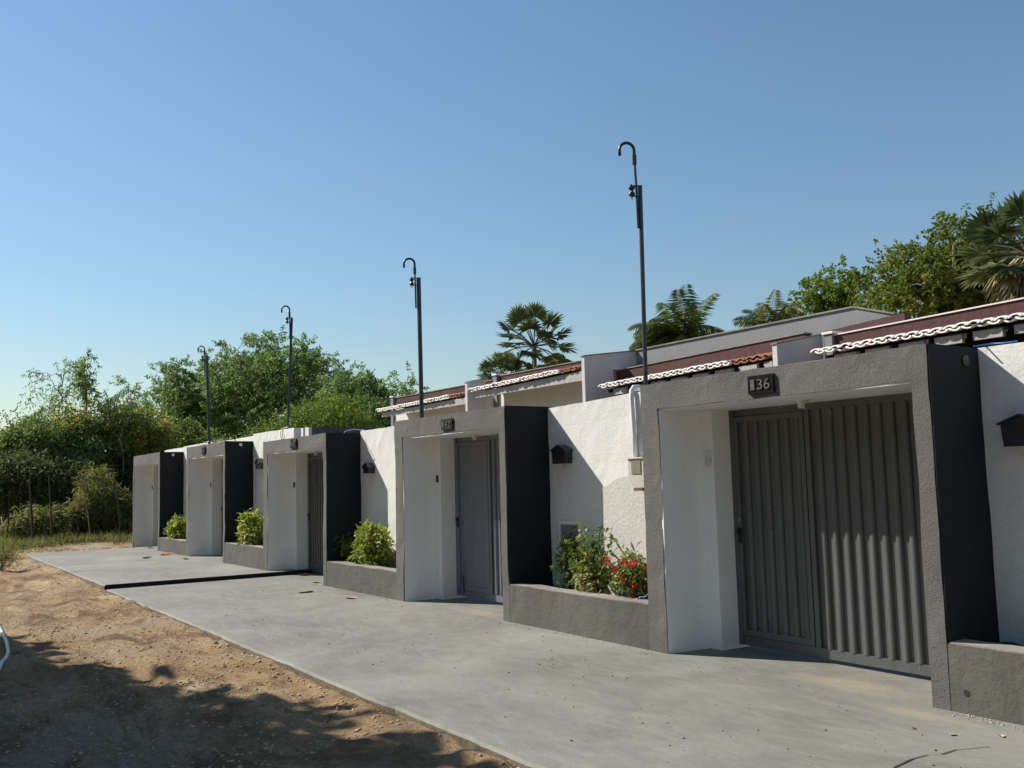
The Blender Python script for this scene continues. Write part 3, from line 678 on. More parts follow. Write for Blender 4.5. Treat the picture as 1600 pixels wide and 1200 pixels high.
def house(label, e0, e1, ze, ze1, w0, w1, wtop, wtop1, wallmat, fascia, bare=0.0, capm=None):
    capm = capm or m_cap
    t = thing('row_house', ((w0 + w1) / 2, YW, 0.0), label, 'house', 'row houses behind the boundary walls')
    pitch = 0.192; n = int((e1 - e0) / pitch)
    for k in range(n + 1):
        x = e0 + k * pitch; z = ze + (ze1 - ze) * k / n
        un = x > e1 - bare
        c = link('roof_tile', TC0 if un else TC, t); c.location = (x, YE + (0.06 if un else 0) + random.uniform(-0.02, 0.02), z + random.uniform(-0.008, 0.008)); c.rotation_euler = (0, 0, random.uniform(-0.02, 0.02))
        if k < n:
            c = link('roof_tile', TP0 if un else TP, t); c.location = (x + pitch / 2, YE + (0.06 if un else 0) + random.uniform(-0.015, 0.015), z + 0.010 + random.uniform(-0.006, 0.006))
    # front wall, maroon parapet above the tiles, cap
    zj = ze + 0.11
    MB().box(w0, w1, YW, YW + 0.18, -0.2, zj, res=0.5).build('wall', wallmat, t, 0.006)
    def sl(mb, a, b, y0, y1, z0, z1a, z1b, m=0):
        V = [(a, y0, z0), (b, y0, z0), (b, y1, z0), (a, y1, z0), (a, y0, z1a), (b, y0, z1b), (b, y1, z1b), (a, y1, z1a)]
        mb.add(V, [(0, 3, 2, 1), (4, 5, 6, 7), (0, 1, 5, 4), (1, 2, 6, 5), (2, 3, 7, 6), (3, 0, 4, 7)], m); return mb
    sl(MB(), w0, w1, YW + 0.002, YW + 0.178, zj + 0.001, wtop, wtop1).build('parapet', m_maroon, t)
    V = [(a, y, (wtop if a < (w0 + w1) / 2 else wtop1) + dz) for dz in (0.001, 0.022) for a, y in ((w0 - 0.01, YW - 0.02), (w1, YW - 0.02), (w1, YW + 0.2), (w0 - 0.01, YW + 0.2))]
    MB().add(V, [(0, 3, 2, 1), (4, 5, 6, 7), (0, 1, 5, 4), (1, 2, 6, 5), (2, 3, 7, 6), (3, 0, 4, 7)]).build('parapet_cap', capm, t)
    MB().box(w0 - 0.16, w0 - 0.001, YW - 0.06, YW + 0.18, -0.2, wtop + 0.02).build('post', m_house, t, 0.004)
    MB().box(w0 - 0.19, w0 + 0.03, YW - 0.085, YW + 0.20, wtop + 0.034, wtop + 0.075).build('post_cap', m_white_trim, t, 0.004)
    if fascia:
        sl(MB(), e0 + 0.1, e1, YE + 0.10, YE + 0.15, ze - 0.20, ze - 0.075, ze1 - 0.075).build('fascia', m_beam, t)
    else:
        x = e0 + 0.28
        while x < e1:
            zz = ze + (ze1 - ze) * (x - e0) / (e1 - e0)
            MB().box(x, min(x + 0.42, e1), YE + 0.09, YE + 0.16, zz - 0.20, zz - 0.085).build('eave_block', m_beam, t)
            x += 0.58
        x = e0 + 0.22
        while x < e1:
            zz = ze + (ze1 - ze) * (x - e0) / (e1 - e0)
            MB().prism([(YE + 0.04, zz - 0.16), (YE + 0.04, zz - 0.08), (YW, zz + 0.06), (YW, zz - 0.03)], 'x', x - 0.045, x).build('rafter', m_dark, t)
            x += 0.58
    # ceiling of the eave
    V = [(e0 + 0.05, YE + 0.17, ze - 0.075), (e1, YE + 0.17, ze1 - 0.075), (e1, YW, ze1 + 0.075), (e0 + 0.05, YW, ze + 0.075)]
    MB().add(V + [(a, b, c + 0.012) for a, b, c in V], [(0, 3, 2, 1), (4, 5, 6, 7), (0, 1, 5, 4), (1, 2, 6, 5), (2, 3, 7, 6), (3, 0, 4, 7)]).build('eave_board', m_beam, t)
    return t, sl
hA, sl = house('nearest row house with thick white tile ends, behind portal 136', -10.09, -3.2, 3.56, 3.66, -10.42, -3.2, 3.925, 4.07, m_dark, False, 0.0, m_white_trim)
hB, _ = house('row house with bare orange tiles at the end of its eave, behind number 142', -15.6, -11.08, 3.53, 3.62, -16.19, -11.03, 3.955, 4.05, m_dark, False, 0.9)
hC, _ = house('row house below the fan palm, its white wall half in shade', -20.94, -16.38, 3.94, 4.02, -21.00, -16.315, 4.335, 4.31, m_white, True, 0.75)
hD, _ = house('farthest row house with a cream eave, behind the second pole', -26.46, -21.36, 3.83, 3.88, -27.1, -21.285, 4.28, 4.26, m_white, True, 0.75)
# party walls that stick out between the eaves, and the upper walls behind
def party(t, x, ya, yb, za, zb_, mat, zlow=-0.2):
    V = [(xx, y, z) for xx in (x - 0.10, x) for (y, z) in ((ya, zlow), (yb, zlow), (yb, zb_), (ya, za))]
    MB().add(V, [(0, 1, 2, 3), (7, 6, 5, 4), (0, 4, 5, 1), (1, 5, 6, 2), (2, 6, 7, 3), (3, 7, 4, 0)]).build('party_wall', mat, t)
    V = [(xx, y, z + dz) for dz in (0.001, 0.024) for (xx, y, z) in ((x - 0.12, ya - 0.02, za), (x + 0.02, ya - 0.02, za), (x + 0.02, yb, zb_), (x - 0.12, yb, zb_))]
    MB().add(V, [(0, 3, 2, 1), (4, 5, 6, 7), (0, 1, 5, 4), (1, 2, 6, 5), (2, 3, 7, 6), (3, 0, 4, 7)]).build('party_wall_cap', m_cap, t)
party(hB, -10.92, 12.45, 13.62, 3.80, 4.03, m_pale)
party(hC, -16.21, 12.45, 13.899, 4.24, 4.43, m_pale)
party(hD, -21.17, 12.45, 13.0, 4.165, 4.28, m_pale)
sl(MB(), -16.209, -10.45, 13.9, 14.05, 2.0, 4.43, 4.45).build('upper_wall', m_house, hB)
sl(MB(), -10.449, -9.7, 13.9, 14.05, 2.0, 4.45, 4.21).build('upper_wall', m_house, hB)
V = [(x, y, z + dz) for dz in (0.001, 0.03) for (x, y, z) in ((-16.2, 13.87, 4.43), (-10.45, 13.87, 4.45), (-10.45, 14.08, 4.45), (-16.2, 14.08, 4.43))]
MB().add(V, [(0, 3, 2, 1), (4, 5, 6, 7), (0, 1, 5, 4), (1, 2, 6, 5), (2, 3, 7, 6), (3, 0, 4, 7)]).build('parapet_cap', m_cap, hB)
V = [(x, y, z + dz) for dz in (0.001, 0.025) for (x, y, z) in ((-10.449, 13.87, 4.45), (-9.66, 13.87, 4.21), (-9.66, 14.08, 4.21), (-10.449, 14.08, 4.45))]
MB().add(V, [(0, 3, 2, 1), (4, 5, 6, 7), (0, 1, 5, 4), (1, 2, 6, 5), (2, 3, 7, 6), (3, 0, 4, 7)]).build('parapet_cap', m_cap, hB)
sl(MB(), -10.9, -9.3, 13.63, 13.8, 2.0, 4.08, 4.16).build('parapet', m_maroon, hB)

# ---------------------------------------------------------------- vegetation
def leaf_quads(C, D, N, length, width, rg, curl=0.15):
    """diamond leaves at C pointing along D with normal N -> V (4n,3), F (n,4)"""
    n = len(C); S = np.cross(D, N); S /= np.linalg.norm(S, axis=1)[:, None] + 1e-9
    Nn = np.cross(S, D)
    L = length[:, None]; W = width[:, None]
    a = C; b = C + D * L * 0.45 + S * W * 0.5 + Nn * L * curl * 0.4; c = C + D * L - Nn * L * curl; d = C + D * L * 0.45 - S * W * 0.5 + Nn * L * curl * 0.4
    V = np.stack([a, b, c, d], 1).reshape(-1, 3); F = np.arange(4 * n).reshape(-1, 4)
    return V, F
def rand_dirs(n, rg):
    v = rg.normal(size=(n, 3)); return v / np.linalg.norm(v, axis=1)[:, None]
def foliage(name, tips, nper, spread, ll, lw, mat, parent, rg, droop=0.3, clump_tint=0.25, flat=1.0):
    tips = np.asarray(tips); n = len(tips) * nper
    ci = np.repeat(np.arange(len(tips)), nper)
    off = np.clip(rg.normal(size=(n, 3)), -1.7, 1.7) * spread * np.array([1, 1, flat])
    C = tips[ci] + off
    D = rand_dirs(n, rg); D = D + off / (np.linalg.norm(off, axis=1)[:, None] + 1e-6) * 0.5; D[:, 2] -= droop; D /= np.linalg.norm(D, axis=1)[:, None]
    N = rand_dirs(n, rg); N[:, 2] += 0.7
    l_ = ll * rg.uniform(0.65, 1.35, len(tips))[ci] * rg.uniform(0.5, 1.4, n); w_ = lw * rg.uniform(0.7, 1.3, n)
    V, F = leaf_quads(C, D, N, l_, w_, rg)
    base = rg.uniform(0, 1, len(tips))[ci]
    t = np.clip(0.5 + (base - 0.5) * clump_tint * 2 + rg.normal(size=n) * 0.2, 0, 1)
    return link(name, arr_mesh(name, V, F, mat, np.repeat(t, 4)), parent)
def sprays(name, tips, dirs, nper, ll, lw, mat, parent, rg, length=0.6, droop=0.5):
    """leafy twigs: leaves set along short drooping twigs that leave each tip"""
    tips = np.asarray(tips); m = len(tips)
    C = []; D = []; T = []
    for k in range(m):
        d = dirs[k] + rg.normal(size=3) * 0.6; d /= np.linalg.norm(d); tv = rg.uniform()
        s = rg.uniform(0, 1, nper)
        c = tips[k] + np.outer(s * length, d); c[:, 2] -= droop * length * s ** 2 * 0.5
        C.append(c + rg.normal(size=(nper, 3)) * 0.03)
        q = rand_dirs(nper, rg) + d * 0.6; q[:, 2] -= droop * 0.6; q /= np.linalg.norm(q, axis=1)[:, None]; D.append(q)
        T.append(np.clip(0.25 + 0.5 * tv + rg.normal(size=nper) * 0.17, 0, 1))
    C = np.vstack(C); D = np.vstack(D); T = np.concatenate(T); n = len(C)
    N = rand_dirs(n, rg); N[:, 2] += 0.8
    V, F = leaf_quads(C, D, N, ll * rg.uniform(0.6, 1.3, n), lw * rg.uniform(0.7, 1.3, n), rg)
    return link(name, arr_mesh(name, V, F, mat, np.repeat(T, 4)), parent)
def skeleton(base, top0, targets, r_tip, rg, wob=0.12):
    """grow branches from a trunk to the target points; returns tube list and tip directions"""
    base = np.asarray(base, float); top0 = np.asarray(top0, float)
    nodes = [base]; par = [-1]; steps = 5
    for s in range(1, steps + 1):
        p = base + (top0 - base) * s / steps + rg.normal(size=3) * wob * 0.5 * np.array([1, 1, 0.2]); nodes.append(p); par.append(len(nodes) - 2)
    order = np.argsort(np.linalg.norm(targets - top0, axis=1)); tipdir = np.zeros_like(targets); tipnode = np.zeros(len(targets), int)
    for q in order:
        A = np.array(nodes[2:]); v = targets[q] - A; d = np.linalg.norm(v, axis=1)
        cost = d + 1.2 * np.maximum(0, A[:, 2] - targets[q][2])
        j = int(np.argmin(cost)) + 2; a = nodes[j]; L = np.linalg.norm(targets[q] - a); k = max(2, int(L / 0.5))
        prev = j
        for s in range(1, k + 1):
            f = s / k; p = a + (targets[q] - a) * f + np.array([0, 0, 0.12 * L * math.sin(math.pi * f)]) + (rg.normal(size=3) * wob * 0.5 if s < k else 0)
            nodes.append(p); par.append(prev); prev = len(nodes) - 1
        dd = nodes[prev] - nodes[par[prev]]; tipdir[q] = dd / (np.linalg.norm(dd) + 1e-9); tipnode[q] = prev
    n = len(nodes); cnt = np.zeros(n); cnt[tipnode] = 1
    for i in range(n - 1, 0, -1): cnt[par[i]] += cnt[i]
    rad = r_tip * np.maximum(cnt, 1) ** 0.45
    return np.array(nodes), par, rad, tipdir
def branch_mesh(name, nodes, par, rad, mat, parent, nseg=5):
    V = []; F = []; k = 0
    ang = np.arange(nseg) * 2 * np.pi / nseg
    for i in range(1, len(nodes)):
        a, b = nodes[par[i]], nodes[i]; d = b - a; L = np.linalg.norm(d)
        if L < 1e-6: continue
        d = d / L; u = np.cross(d, [0.3, 0.9, 0.1]); u /= np.linalg.norm(u); w = np.cross(d, u)
        ra = min(rad[par[i]], rad[i] * 1.25)
        circ = np.cos(ang)[:, None] * u + np.sin(ang)[:, None] * w
        V.append(a + circ * ra); V.append(b + circ * rad[i])
        for j in range(nseg): F.append((k + j, k + (j + 1) % nseg, k + nseg + (j + 1) % nseg, k + nseg + j))
        k += 2 * nseg
    return link(name, arr_mesh(name, np.vstack(V), np.array(F), mat, smooth=True), parent)
def crown_points(c, r, n, rg, lobes=6, shell=0.45):
    """uneven crown: points in a few overlapping lobes, more near the outside"""
    c = np.asarray(c, float); r = np.asarray(r, float)
    lc = rand_dirs(lobes, rg) * rg.uniform(0.35, 0.62, (lobes, 1)); lr = rg.uniform(0.38, 0.6, lobes)
    k = rg.integers(0, lobes, n)
    u = rand_dirs(n, rg) * (rg.uniform(shell ** 3, 1, n) ** (1 / 3))[:, None]
    return c + (lc[k] + u * lr[k][:, None]) * r
def tree(name, base, crown_c, crown_r, ntips, mat, leaf, label, cat='tree', group=None, seed=1, rt=0.012, nper=60, spread=0.33, lobes=7, twigs=None, bark=None, droop=0.35, split=0.45, edge=None):
    rg = np.random.default_rng(seed); base = np.asarray(base, float); cc = np.asarray(crown_c, float)
    t = thing(name, tuple(base), label, cat, group)
    tg = crown_points(cc, crown_r, ntips, rg, lobes)
    if edge is not None:                                 # crown shaped so that its shadow stops at the edge line
        sx_ = tg[:, 0] - SUN[0] / SUN[2] * tg[:, 2]; sy_ = tg[:, 1] - SUN[1] / SUN[2] * tg[:, 2]
        ov = np.maximum(0, sy_ - np.interp(sx_, edge[0], edge[1]) + 0.30); tg[:, 1] -= ov + np.where(ov > 0, rg.uniform(0, 0.5, ntips), 0); ntips = len(tg)
    top0 = base + (cc - base) * split
    nd, pr, rd, td = skeleton(base - np.array([0, 0, 0.1]), top0, tg, rt, rg)
    branch_mesh('trunk', nd, pr, rd, bark or m_bark, t)
    if twigs: sprays('crown', np.repeat(tg, twigs[0], 0) + rg.normal(size=(ntips * twigs[0], 3)) * spread, np.repeat(td, twigs[0], 0), twigs[1], leaf[0], leaf[1], mat, t, rg, twigs[2], droop)
    else: foliage('crown', tg, nper, spread, leaf[0], leaf[1], mat, t, rg, droop)
    return t
def bush(name, base, r, n, nper, leaf, mat, label, seed, group=None, cat='bush', spread=0.22, stems=None, flowers=None, zc=0.62):
    rg = np.random.default_rng(seed); base = np.asarray(base, float); r = np.asarray(r, float)
    t = thing(name, tuple(base), label, cat, group)
    tg = crown_points(base + np.array([0, 0, r[2] * zc * 1.5]), r, n, rg, 6, 0.3); tg[:, 2] = np.maximum(tg[:, 2], base[2] + 0.08)
    nd, pr, rd, td = skeleton(base - np.array([0, 0, 0.05]), base + np.array([0, 0, r[2] * 0.45]), tg, 0.004 if r[2] < 1 else 0.009, rg, 0.05 if r[2] < 1 else 0.12)
    branch_mesh('stems', nd, pr, rd, stems or m_stem, t, 4)
    foliage('foliage', tg, nper, spread, leaf[0], leaf[1], mat, t, rg, 0.1)
    if flowers:
        fm, nf, fs = flowers; pts = tg[rg.permutation(n)[:nf]] + rg.normal(size=(nf, 3)) * spread * 0.6 + np.array([0, -0.03, 0.03])
        for q in pts: foliage('flower', q[None], 30, 0.024, fs, fs * 0.9, fm, t, rg, -0.2)
    return t

def g0(p, z=0.0): return np.array([p[0], p[1], z])
# --- big feathery trees behind the far portals
bg = 'feathery trees beyond the far end'
def big(px, py, Y, rpx_w, rpx_h, label, seed, ntips, mat=L_leuc, pb=None, group=bg, name='leucaena_tree', **k):
    c = at(px, py, Y); depth = (c - CAMPOS) @ FW; s = FPX / depth
    r = (rpx_w / s, rpx_w / s * 0.9, rpx_h / s)
    base = g0(c + (np.array([0.4, 0.3, 0]) if pb is None else pb), -0.05)
    return tree(name, base, c, r, ntips, mat, k.pop('leaf', (0.22, 0.08)), label, 'tree', group, seed, **k)
big(425, 622, 19, 165, 112, 'tall feathery tree behind the two leaning poles, highest of the thicket', 3, 300, spread=0.30, lobes=16, twigs=(7, 28, 0.75), leaf=(0.19, 0.08), rt=0.016)
big(578, 640, 21, 118, 95, 'feathery tree left of the farthest house, its crown sloping down right', 5, 210, spread=0.30, lobes=12, twigs=(7, 28, 0.75), leaf=(0.19, 0.08), rt=0.015)
big(318, 650, 16, 105, 88, 'feathery tree behind the farthest pole, left shoulder of the thicket', 8, 190, spread=0.28, lobes=11, twigs=(7, 28, 0.7), leaf=(0.18, 0.075), rt=0.015)
big(500, 668, 15.5, 105, 52, 'low light green tree right behind the wall of portal 148', 12, 110, mat=L_bright, nper=100, spread=0.28, lobes=8, leaf=(0.17, 0.06))
big(400, 715, 13.5, 100, 45, 'low yellow green tree behind portal 154', 15, 90, mat=L_bush, nper=95, spread=0.28, lobes=7, leaf=(0.17, 0.07))
# --- thicket left of the row
sg = 'saplings above the thicket'
big(85, 615, 6.4, 66, 74, 'sparse sapling at the left with drooping feathery leaves', 21, 40, spread=0.14, lobes=9, group=sg, name='sapling', rt=0.008, leaf=(0.20, 0.05), droop=0.9, twigs=(3, 13, 0.55))
big(125, 590, 6.9, 26, 62, 'thin sapling with a dark withered top, tallest at the left', 22, 17, spread=0.10, lobes=5, group=sg, name='sapling', rt=0.009, leaf=(0.22, 0.06), mat=L_bush, droop=1.4, twigs=(3, 13, 0.45))
big(182, 632, 8.2, 50, 58, 'pale feathery sapling left of the big trees', 23, 36, spread=0.14, lobes=8, group=sg, name='sapling', rt=0.008, leaf=(0.20, 0.05), droop=0.8, twigs=(3, 14, 0.55))
tg_ = 'thicket bushes behind the fence'
def thick(px, py, Y, w, h, label, seed, n, mat, leaf=(0.17, 0.065), nper=150, name='thicket_bush', spread=0.3):
    c = at(px, py, Y); s = FPX / ((c - CAMPOS) @ FW)
    return tree(name, g0(c + np.array([0.2, 0.1, 0]), -0.05), c, (w / s, w / s, h / s), int(n * 1.5), mat, leaf, label, 'bush', tg_, seed, nper=int(nper * 0.7), spread=spread * 0.72, lobes=11, split=0.3, bark=m_stem)
thick(20, 715, 4.3, 80, 75, 'dark green bush at the left edge of the picture', 31, 120, L_bush)
thick(85, 720, 6.0, 70, 80, 'feathery mid green bush left of the yellowing one', 32, 120, L_leuc, (0.24, 0.05))
thick(140, 700, 7.4, 62, 78, 'yellowing bush with orange leaves left of the far portal', 33, 130, L_yell, (0.13, 0.09))
thick(215, 705, 9.4, 66, 82, 'dull green bush just behind the far portal', 34, 130, L_yell, (0.14, 0.08))
thick(285, 705, 12.2, 62, 60, 'dark bush peeping over the far portal', 35, 100, L_bush, (0.16, 0.07))
thick(45, 765, 4.6, 80, 62, 'shaded undergrowth behind the leftmost fence posts', 37, 110, L_under, (0.20, 0.06))
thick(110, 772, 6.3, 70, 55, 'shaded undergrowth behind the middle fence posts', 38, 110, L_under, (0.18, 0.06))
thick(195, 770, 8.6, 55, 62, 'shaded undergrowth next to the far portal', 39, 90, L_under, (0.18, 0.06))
thick(146, 792, 6.15, 60, 58, 'dry brownish round bush behind the fence posts', 40, 150, L_dry, (0.22, 0.04), 110, 'dry_bush', 0.2)
thick(196, 800, 7.05, 20, 42, 'yellow green tall weeds against the far portal', 41, 50, L_grass, (0.26, 0.035), 60, 'weed_clump', 0.18)
thick(62, 816, 4.35, 46, 26, 'bright leafy weeds between the fence posts', 42, 50, L_grass, (0.24, 0.05), 60, 'weed_clump', 0.2)
for k, (bx_, by_, hh) in enumerate([(-47.0, 0.6, 2.9), (-48.0, -4.5, 2.9), (-49.0, -10.0, 3.2)]):
    tree('thicket_bush', (bx_, by_, -0.05), (bx_, by_, hh), (3.2, 3.0, 2.4), 130, (L_bush, L_leuc, L_yell)[k], (0.24, 0.1), ['dark bush past the left edge, next to the leftmost bush', 'feathery bush further past the left edge', 'yellowing bush farthest past the left edge'][k], 'bush', tg_, 400 + k, nper=80, spread=0.3, lobes=10, split=0.3, bark=m_stem)
c_ = ground_at(4, 889, 0.0)
bush('dry_twig_heap', (c_[0], c_[1], -0.03), (0.45, 0.4, 0.35), 40, 30, (0.12, 0.012), L_dry, 'dark heap of dry twigs on the dirt at the left edge', 45, cat='twigs', spread=0.1)

# fence posts
fl = ['leaning fence post nearest the left edge', 'thick dark fence post, second from the left', 'thin fence post, third from the left', 'fence post in front of the dry bush', 'slim leaning fence post nearest the far portal']
fp = [((10, 850), (15, 768), 0.035), ((50, 853), (46, 752), 0.055), ((81, 852), (76, 742), 0.035), ((142, 847), (128, 745), 0.035), ((189, 847), (179, 740), 0.03)]
for (b, tp, r), lab in zip(fp, fl):
    B = ground_at(b[0], b[1], 0.0); T = at(tp[0], tp[1], B[1])
    o = MB().tube([B - (T - B) * 0.08, B * 0.6 + T * 0.4 + np.array([0.02, 0.02, 0]), T], [r * 0.8, r * 0.7, r * 0.5], 7).build('fence_post', m_wood, amp=0.03)
    tag(o, lab, 'fence post', 'rough wooden fence posts')

# grass on the verge: one uncountable mass
def blades(n, X0, X1, Y0, Y1, h, rg, seed, zfun=None):
    pts = np.stack([rg.uniform(X0, X1, n), rg.uniform(Y0, Y1, n), np.zeros(n)], 1)
    m_ = vnoise(pts * [0.8, 0.8, 1], seed) > 0.42; pts = pts[m_]
    pts[:, 2] = dirt_h(pts) - 0.01; n = len(pts)
    D = rand_dirs(n, rg) * 0.55; D[:, 2] = 1; D /= np.linalg.norm(D, axis=1)[:, None]; N = rand_dirs(n, rg)
    V, F = leaf_quads(pts, D, N, h * rg.uniform(0.4, 1.4, n), 0.02 * rg.uniform(0.6, 1.6, n), rg, 0.35)
    return V, F, rg.uniform(0, 1, n)
rg = np.random.default_rng(50)
V, F, tt = blades(26000, -44, -31.2, 0.5, 11, 0.30, rg, 3)
tag(link('verge_grass', arr_mesh('verge_grass', V, F, L_grass, np.repeat(tt, 4))), 'dry yellow green grass along the fence line', 'grass', kind='stuff')
V, F, tt = blades(3500, -33.5, -29.2, 1.5, 7.5, 0.05, rg, 7)
D2 = V.copy()
litter = link('leaf_litter', arr_mesh('leaf_litter', V, F, L_dry, np.repeat(tt, 4))); tag(litter, 'brown leaf litter between the slab end and the fence', 'leaf litter', kind='stuff')

# --- palms
def fan_leaf(V, F, T, o, d, up, R, rg, nl=24, span=1.9, tint=0.5, droop=0.25):
    d = d / np.linalg.norm(d); s = np.cross(d, up); s /= np.linalg.norm(s); u = np.cross(s, d)
    for a in np.linspace(-span, span, nl):
        e = d * math.cos(a) + s * math.sin(a); e = e + u * 0.15 * rg.uniform(-1, 1); e[2] -= droop * 0.25; e /= np.linalg.norm(e)
        L = R * (0.62 + 0.38 * math.cos(a * 0.6)) * rg.uniform(0.88, 1.05); w = R * 0.085
        sd = np.cross(e, u); sd /= np.linalg.norm(sd); k = len(V)
        tip = o + e * L + np.array([0, 0, -droop * L * 0.35])
        V += [o, o + e * L * 0.55 + sd * w, tip, o + e * L * 0.55 - sd * w]; F.append((k, k + 1, k + 2, k + 3))
        T += [np.clip(tint + rg.normal() * 0.15, 0, 1)] * 4
def fan_palm(name, top, R, nleaf, label, seed, h, mat=L_palm, leafR=None, low=-0.6, group=None, tr=0.10, face=None):
    rg = np.random.default_rng(seed); top = np.asarray(top, float); t = thing(name, (top[0], top[1], 0.0), label, 'palm', group)
    MB().tube([(top[0], top[1], -0.1), (top[0] + 0.05, top[1], top[2] * 0.5), tuple(top)], [tr * 1.3, tr, tr * 1.1], 9).build('trunk', m_bark, t, 0.03, smooth=True)
    V = []; F = []; T = []; pm = MB(); leafR = leafR or R * 0.42
    for k in range(nleaf):
        el = math.asin(low + (1.0 - low) * ((k + 0.5) / nleaf) ** 0.9); az = k * 2.39996 + rg.uniform(-0.2, 0.2)
        d = np.array([math.cos(el) * math.cos(az), math.cos(el) * math.sin(az), math.sin(el)])
        o = top + d * (R - leafR * 0.75) * rg.uniform(0.85, 1.05)
        pm.tube([top + d * 0.03, (top + o) / 2 + np.array([0, 0, 0.05 * R]), o], R * 0.014, 4, cap=False)
        up = np.array([0, 0, 1.0]) if abs(d[2]) < 0.9 else np.array([1.0, 0, 0])
        up = up + rg.normal(size=3) * 0.35
        fan_leaf(V, F, T, o, d, up, leafR, rg, tint=rg.uniform(0.1, 0.9), droop=0.15 + 0.5 * max(0, -d[2]))
    pm.build('leaf_stalks', m_stem, t)
    link('fan_leaves', arr_mesh('fan_leaves', np.array(V), np.array(F), mat, np.array(T)), t)
    return t, rg
c = at(834, 541, 30); s = FPX / ((c - CAMPOS) @ FW)
fan_palm('fan_palm', c, 68 / s, 27, 'fan palm with a full round crown against the sky', 61, 5, low=-0.75, tr=0.13)
c = at(785, 590, 28); s = FPX / ((c - CAMPOS) @ FW)
fan_palm('fan_palm', c, 42 / s, 24, 'low fan palm half hidden behind the third house roof', 62, 4, low=-0.3, tr=0.12)
c = at(1612, 402, 19.5); s = FPX / ((c - CAMPOS) @ FW)
t_, rg_ = fan_palm('fan_palm', c, 108 / s, 28, 'large pale fan palm at the right edge of the picture', 63, 6, mat=L_palm, low=-0.5, tr=0.14)
V = []; F = []; T = []; pm = MB()                          # its old hanging leaves
for k in range(26):
    az = rg_.uniform(0, 2 * math.pi); d = np.array([math.cos(az) * 0.75, math.sin(az) * 0.75, -rg_.uniform(0.2, 1.0)]); d /= np.linalg.norm(d)
    o = c + d * 0.55; pm.tube([c, c + d * 0.3 + np.array([0, 0, 0.12]), o], 0.018, 4, cap=False)
    fan_leaf(V, F, T, o, d, np.array([0, 0, 1.0]) + rg_.normal(size=3) * 0.3, 0.62, rg_, nl=16, span=1.3, tint=rg_.uniform(0.3, 1), droop=0.9)
link('old_leaves', arr_mesh('old_leaves', np.array(V), np.array(F), L_paleplm, np.array(T)), t_); pm.build('old_stalks', m_paleleaf, t_)

def coconut(top, R, n, label, seed, tr=0.13, wind=(0.0, 0.0)):
    rg = np.random.default_rng(seed); top = np.asarray(top, float); t = thing('coconut_palm', (top[0], top[1], 0.0), label, 'palm', 'coconut palms behind the roofs')
    MB().tube([(top[0] + 0.5, top[1], -0.1), (top[0] + 0.3, top[1], top[2] * 0.5), tuple(top)], [tr * 1.4, tr, tr * 0.9], 9).build('trunk', m_bark, t, 0.03, smooth=True)
    for k in range(n):
        el = rg.uniform(0.05, 1.4); az = k * 2.39996 + rg.uniform(-0.3, 0.3)
        d = np.array([math.cos(el) * math.cos(az) + wind[0], math.cos(el) * math.sin(az) + wind[1], math.sin(el)]); d /= np.linalg.norm(d)
        L = R * rg.uniform(0.85, 1.1); pts = []; p = top.copy(); v = d.copy(); m = 12
        for s in range(m + 1):
            pts.append(p.copy()); p = p + v * L / m; v = v + np.array([wind[0] * 0.1, wind[1] * 0.1, -0.13]); v /= np.linalg.norm(v)
        pts = np.array(pts); fr = MB().tube(pts, np.linspace(0.028, 0.006, m + 1) * R / 2.2, 4).build('frond', m_stem, t)
        C = []; D = []; N = []; ln = []
        Tn = np.gradient(pts, axis=0); Tn /= np.linalg.norm(Tn, axis=1)[:, None]
        for q in np.linspace(0.12, 1, 46):
            f = q * m; i = min(int(f), m - 1); c0 = pts[i] + (pts[i + 1] - pts[i]) * (f - i); tn = Tn[i]
            sd = np.cross(tn, [0, 0, 1.0]); sd /= np.linalg.norm(sd) + 1e-9
            for sg_ in (-1, 1):
                e = sd * sg_ * 0.8 + tn * 0.7 + np.array([wind[0] * 0.4, wind[1] * 0.4, -0.55 - 0.3 * rg.uniform()]); e /= np.linalg.norm(e)
                C.append(c0); D.append(e); N.append(np.cross(e, tn) + rg.normal(size=3) * 0.2); ln.append(R * 0.34 * (math.sin(math.pi * min(1, q * 0.85 + 0.15)) * 0.7 + 0.35) * rg.uniform(0.85, 1.1))
        ln = np.array(ln); V, F = leaf_quads(np.array(C), np.array(D), np.array(N), ln, np.full(len(ln), R * 0.026), rg, 0.12)
        T = np.clip(rg.uniform(0.2, 0.8) + rg.normal(size=len(ln)) * 0.1, 0, 1)
        lf = link('leaflets', arr_mesh('leaflets', V, F, L_coco, np.repeat(T, 4)), fr)
    return t
c = at(1068, 536, 30); s = FPX / ((c - CAMPOS) @ FW)
coconut(c, 94 / s, 42, 'coconut palm with windswept fronds right of the nearest pole', 71, wind=(-0.15, 0.05))
c = at(1204, 520, 34); s = FPX / ((c - CAMPOS) @ FW)
coconut(c, 70 / s, 20, 'coconut palm tops just showing over the long grey parapet', 72)

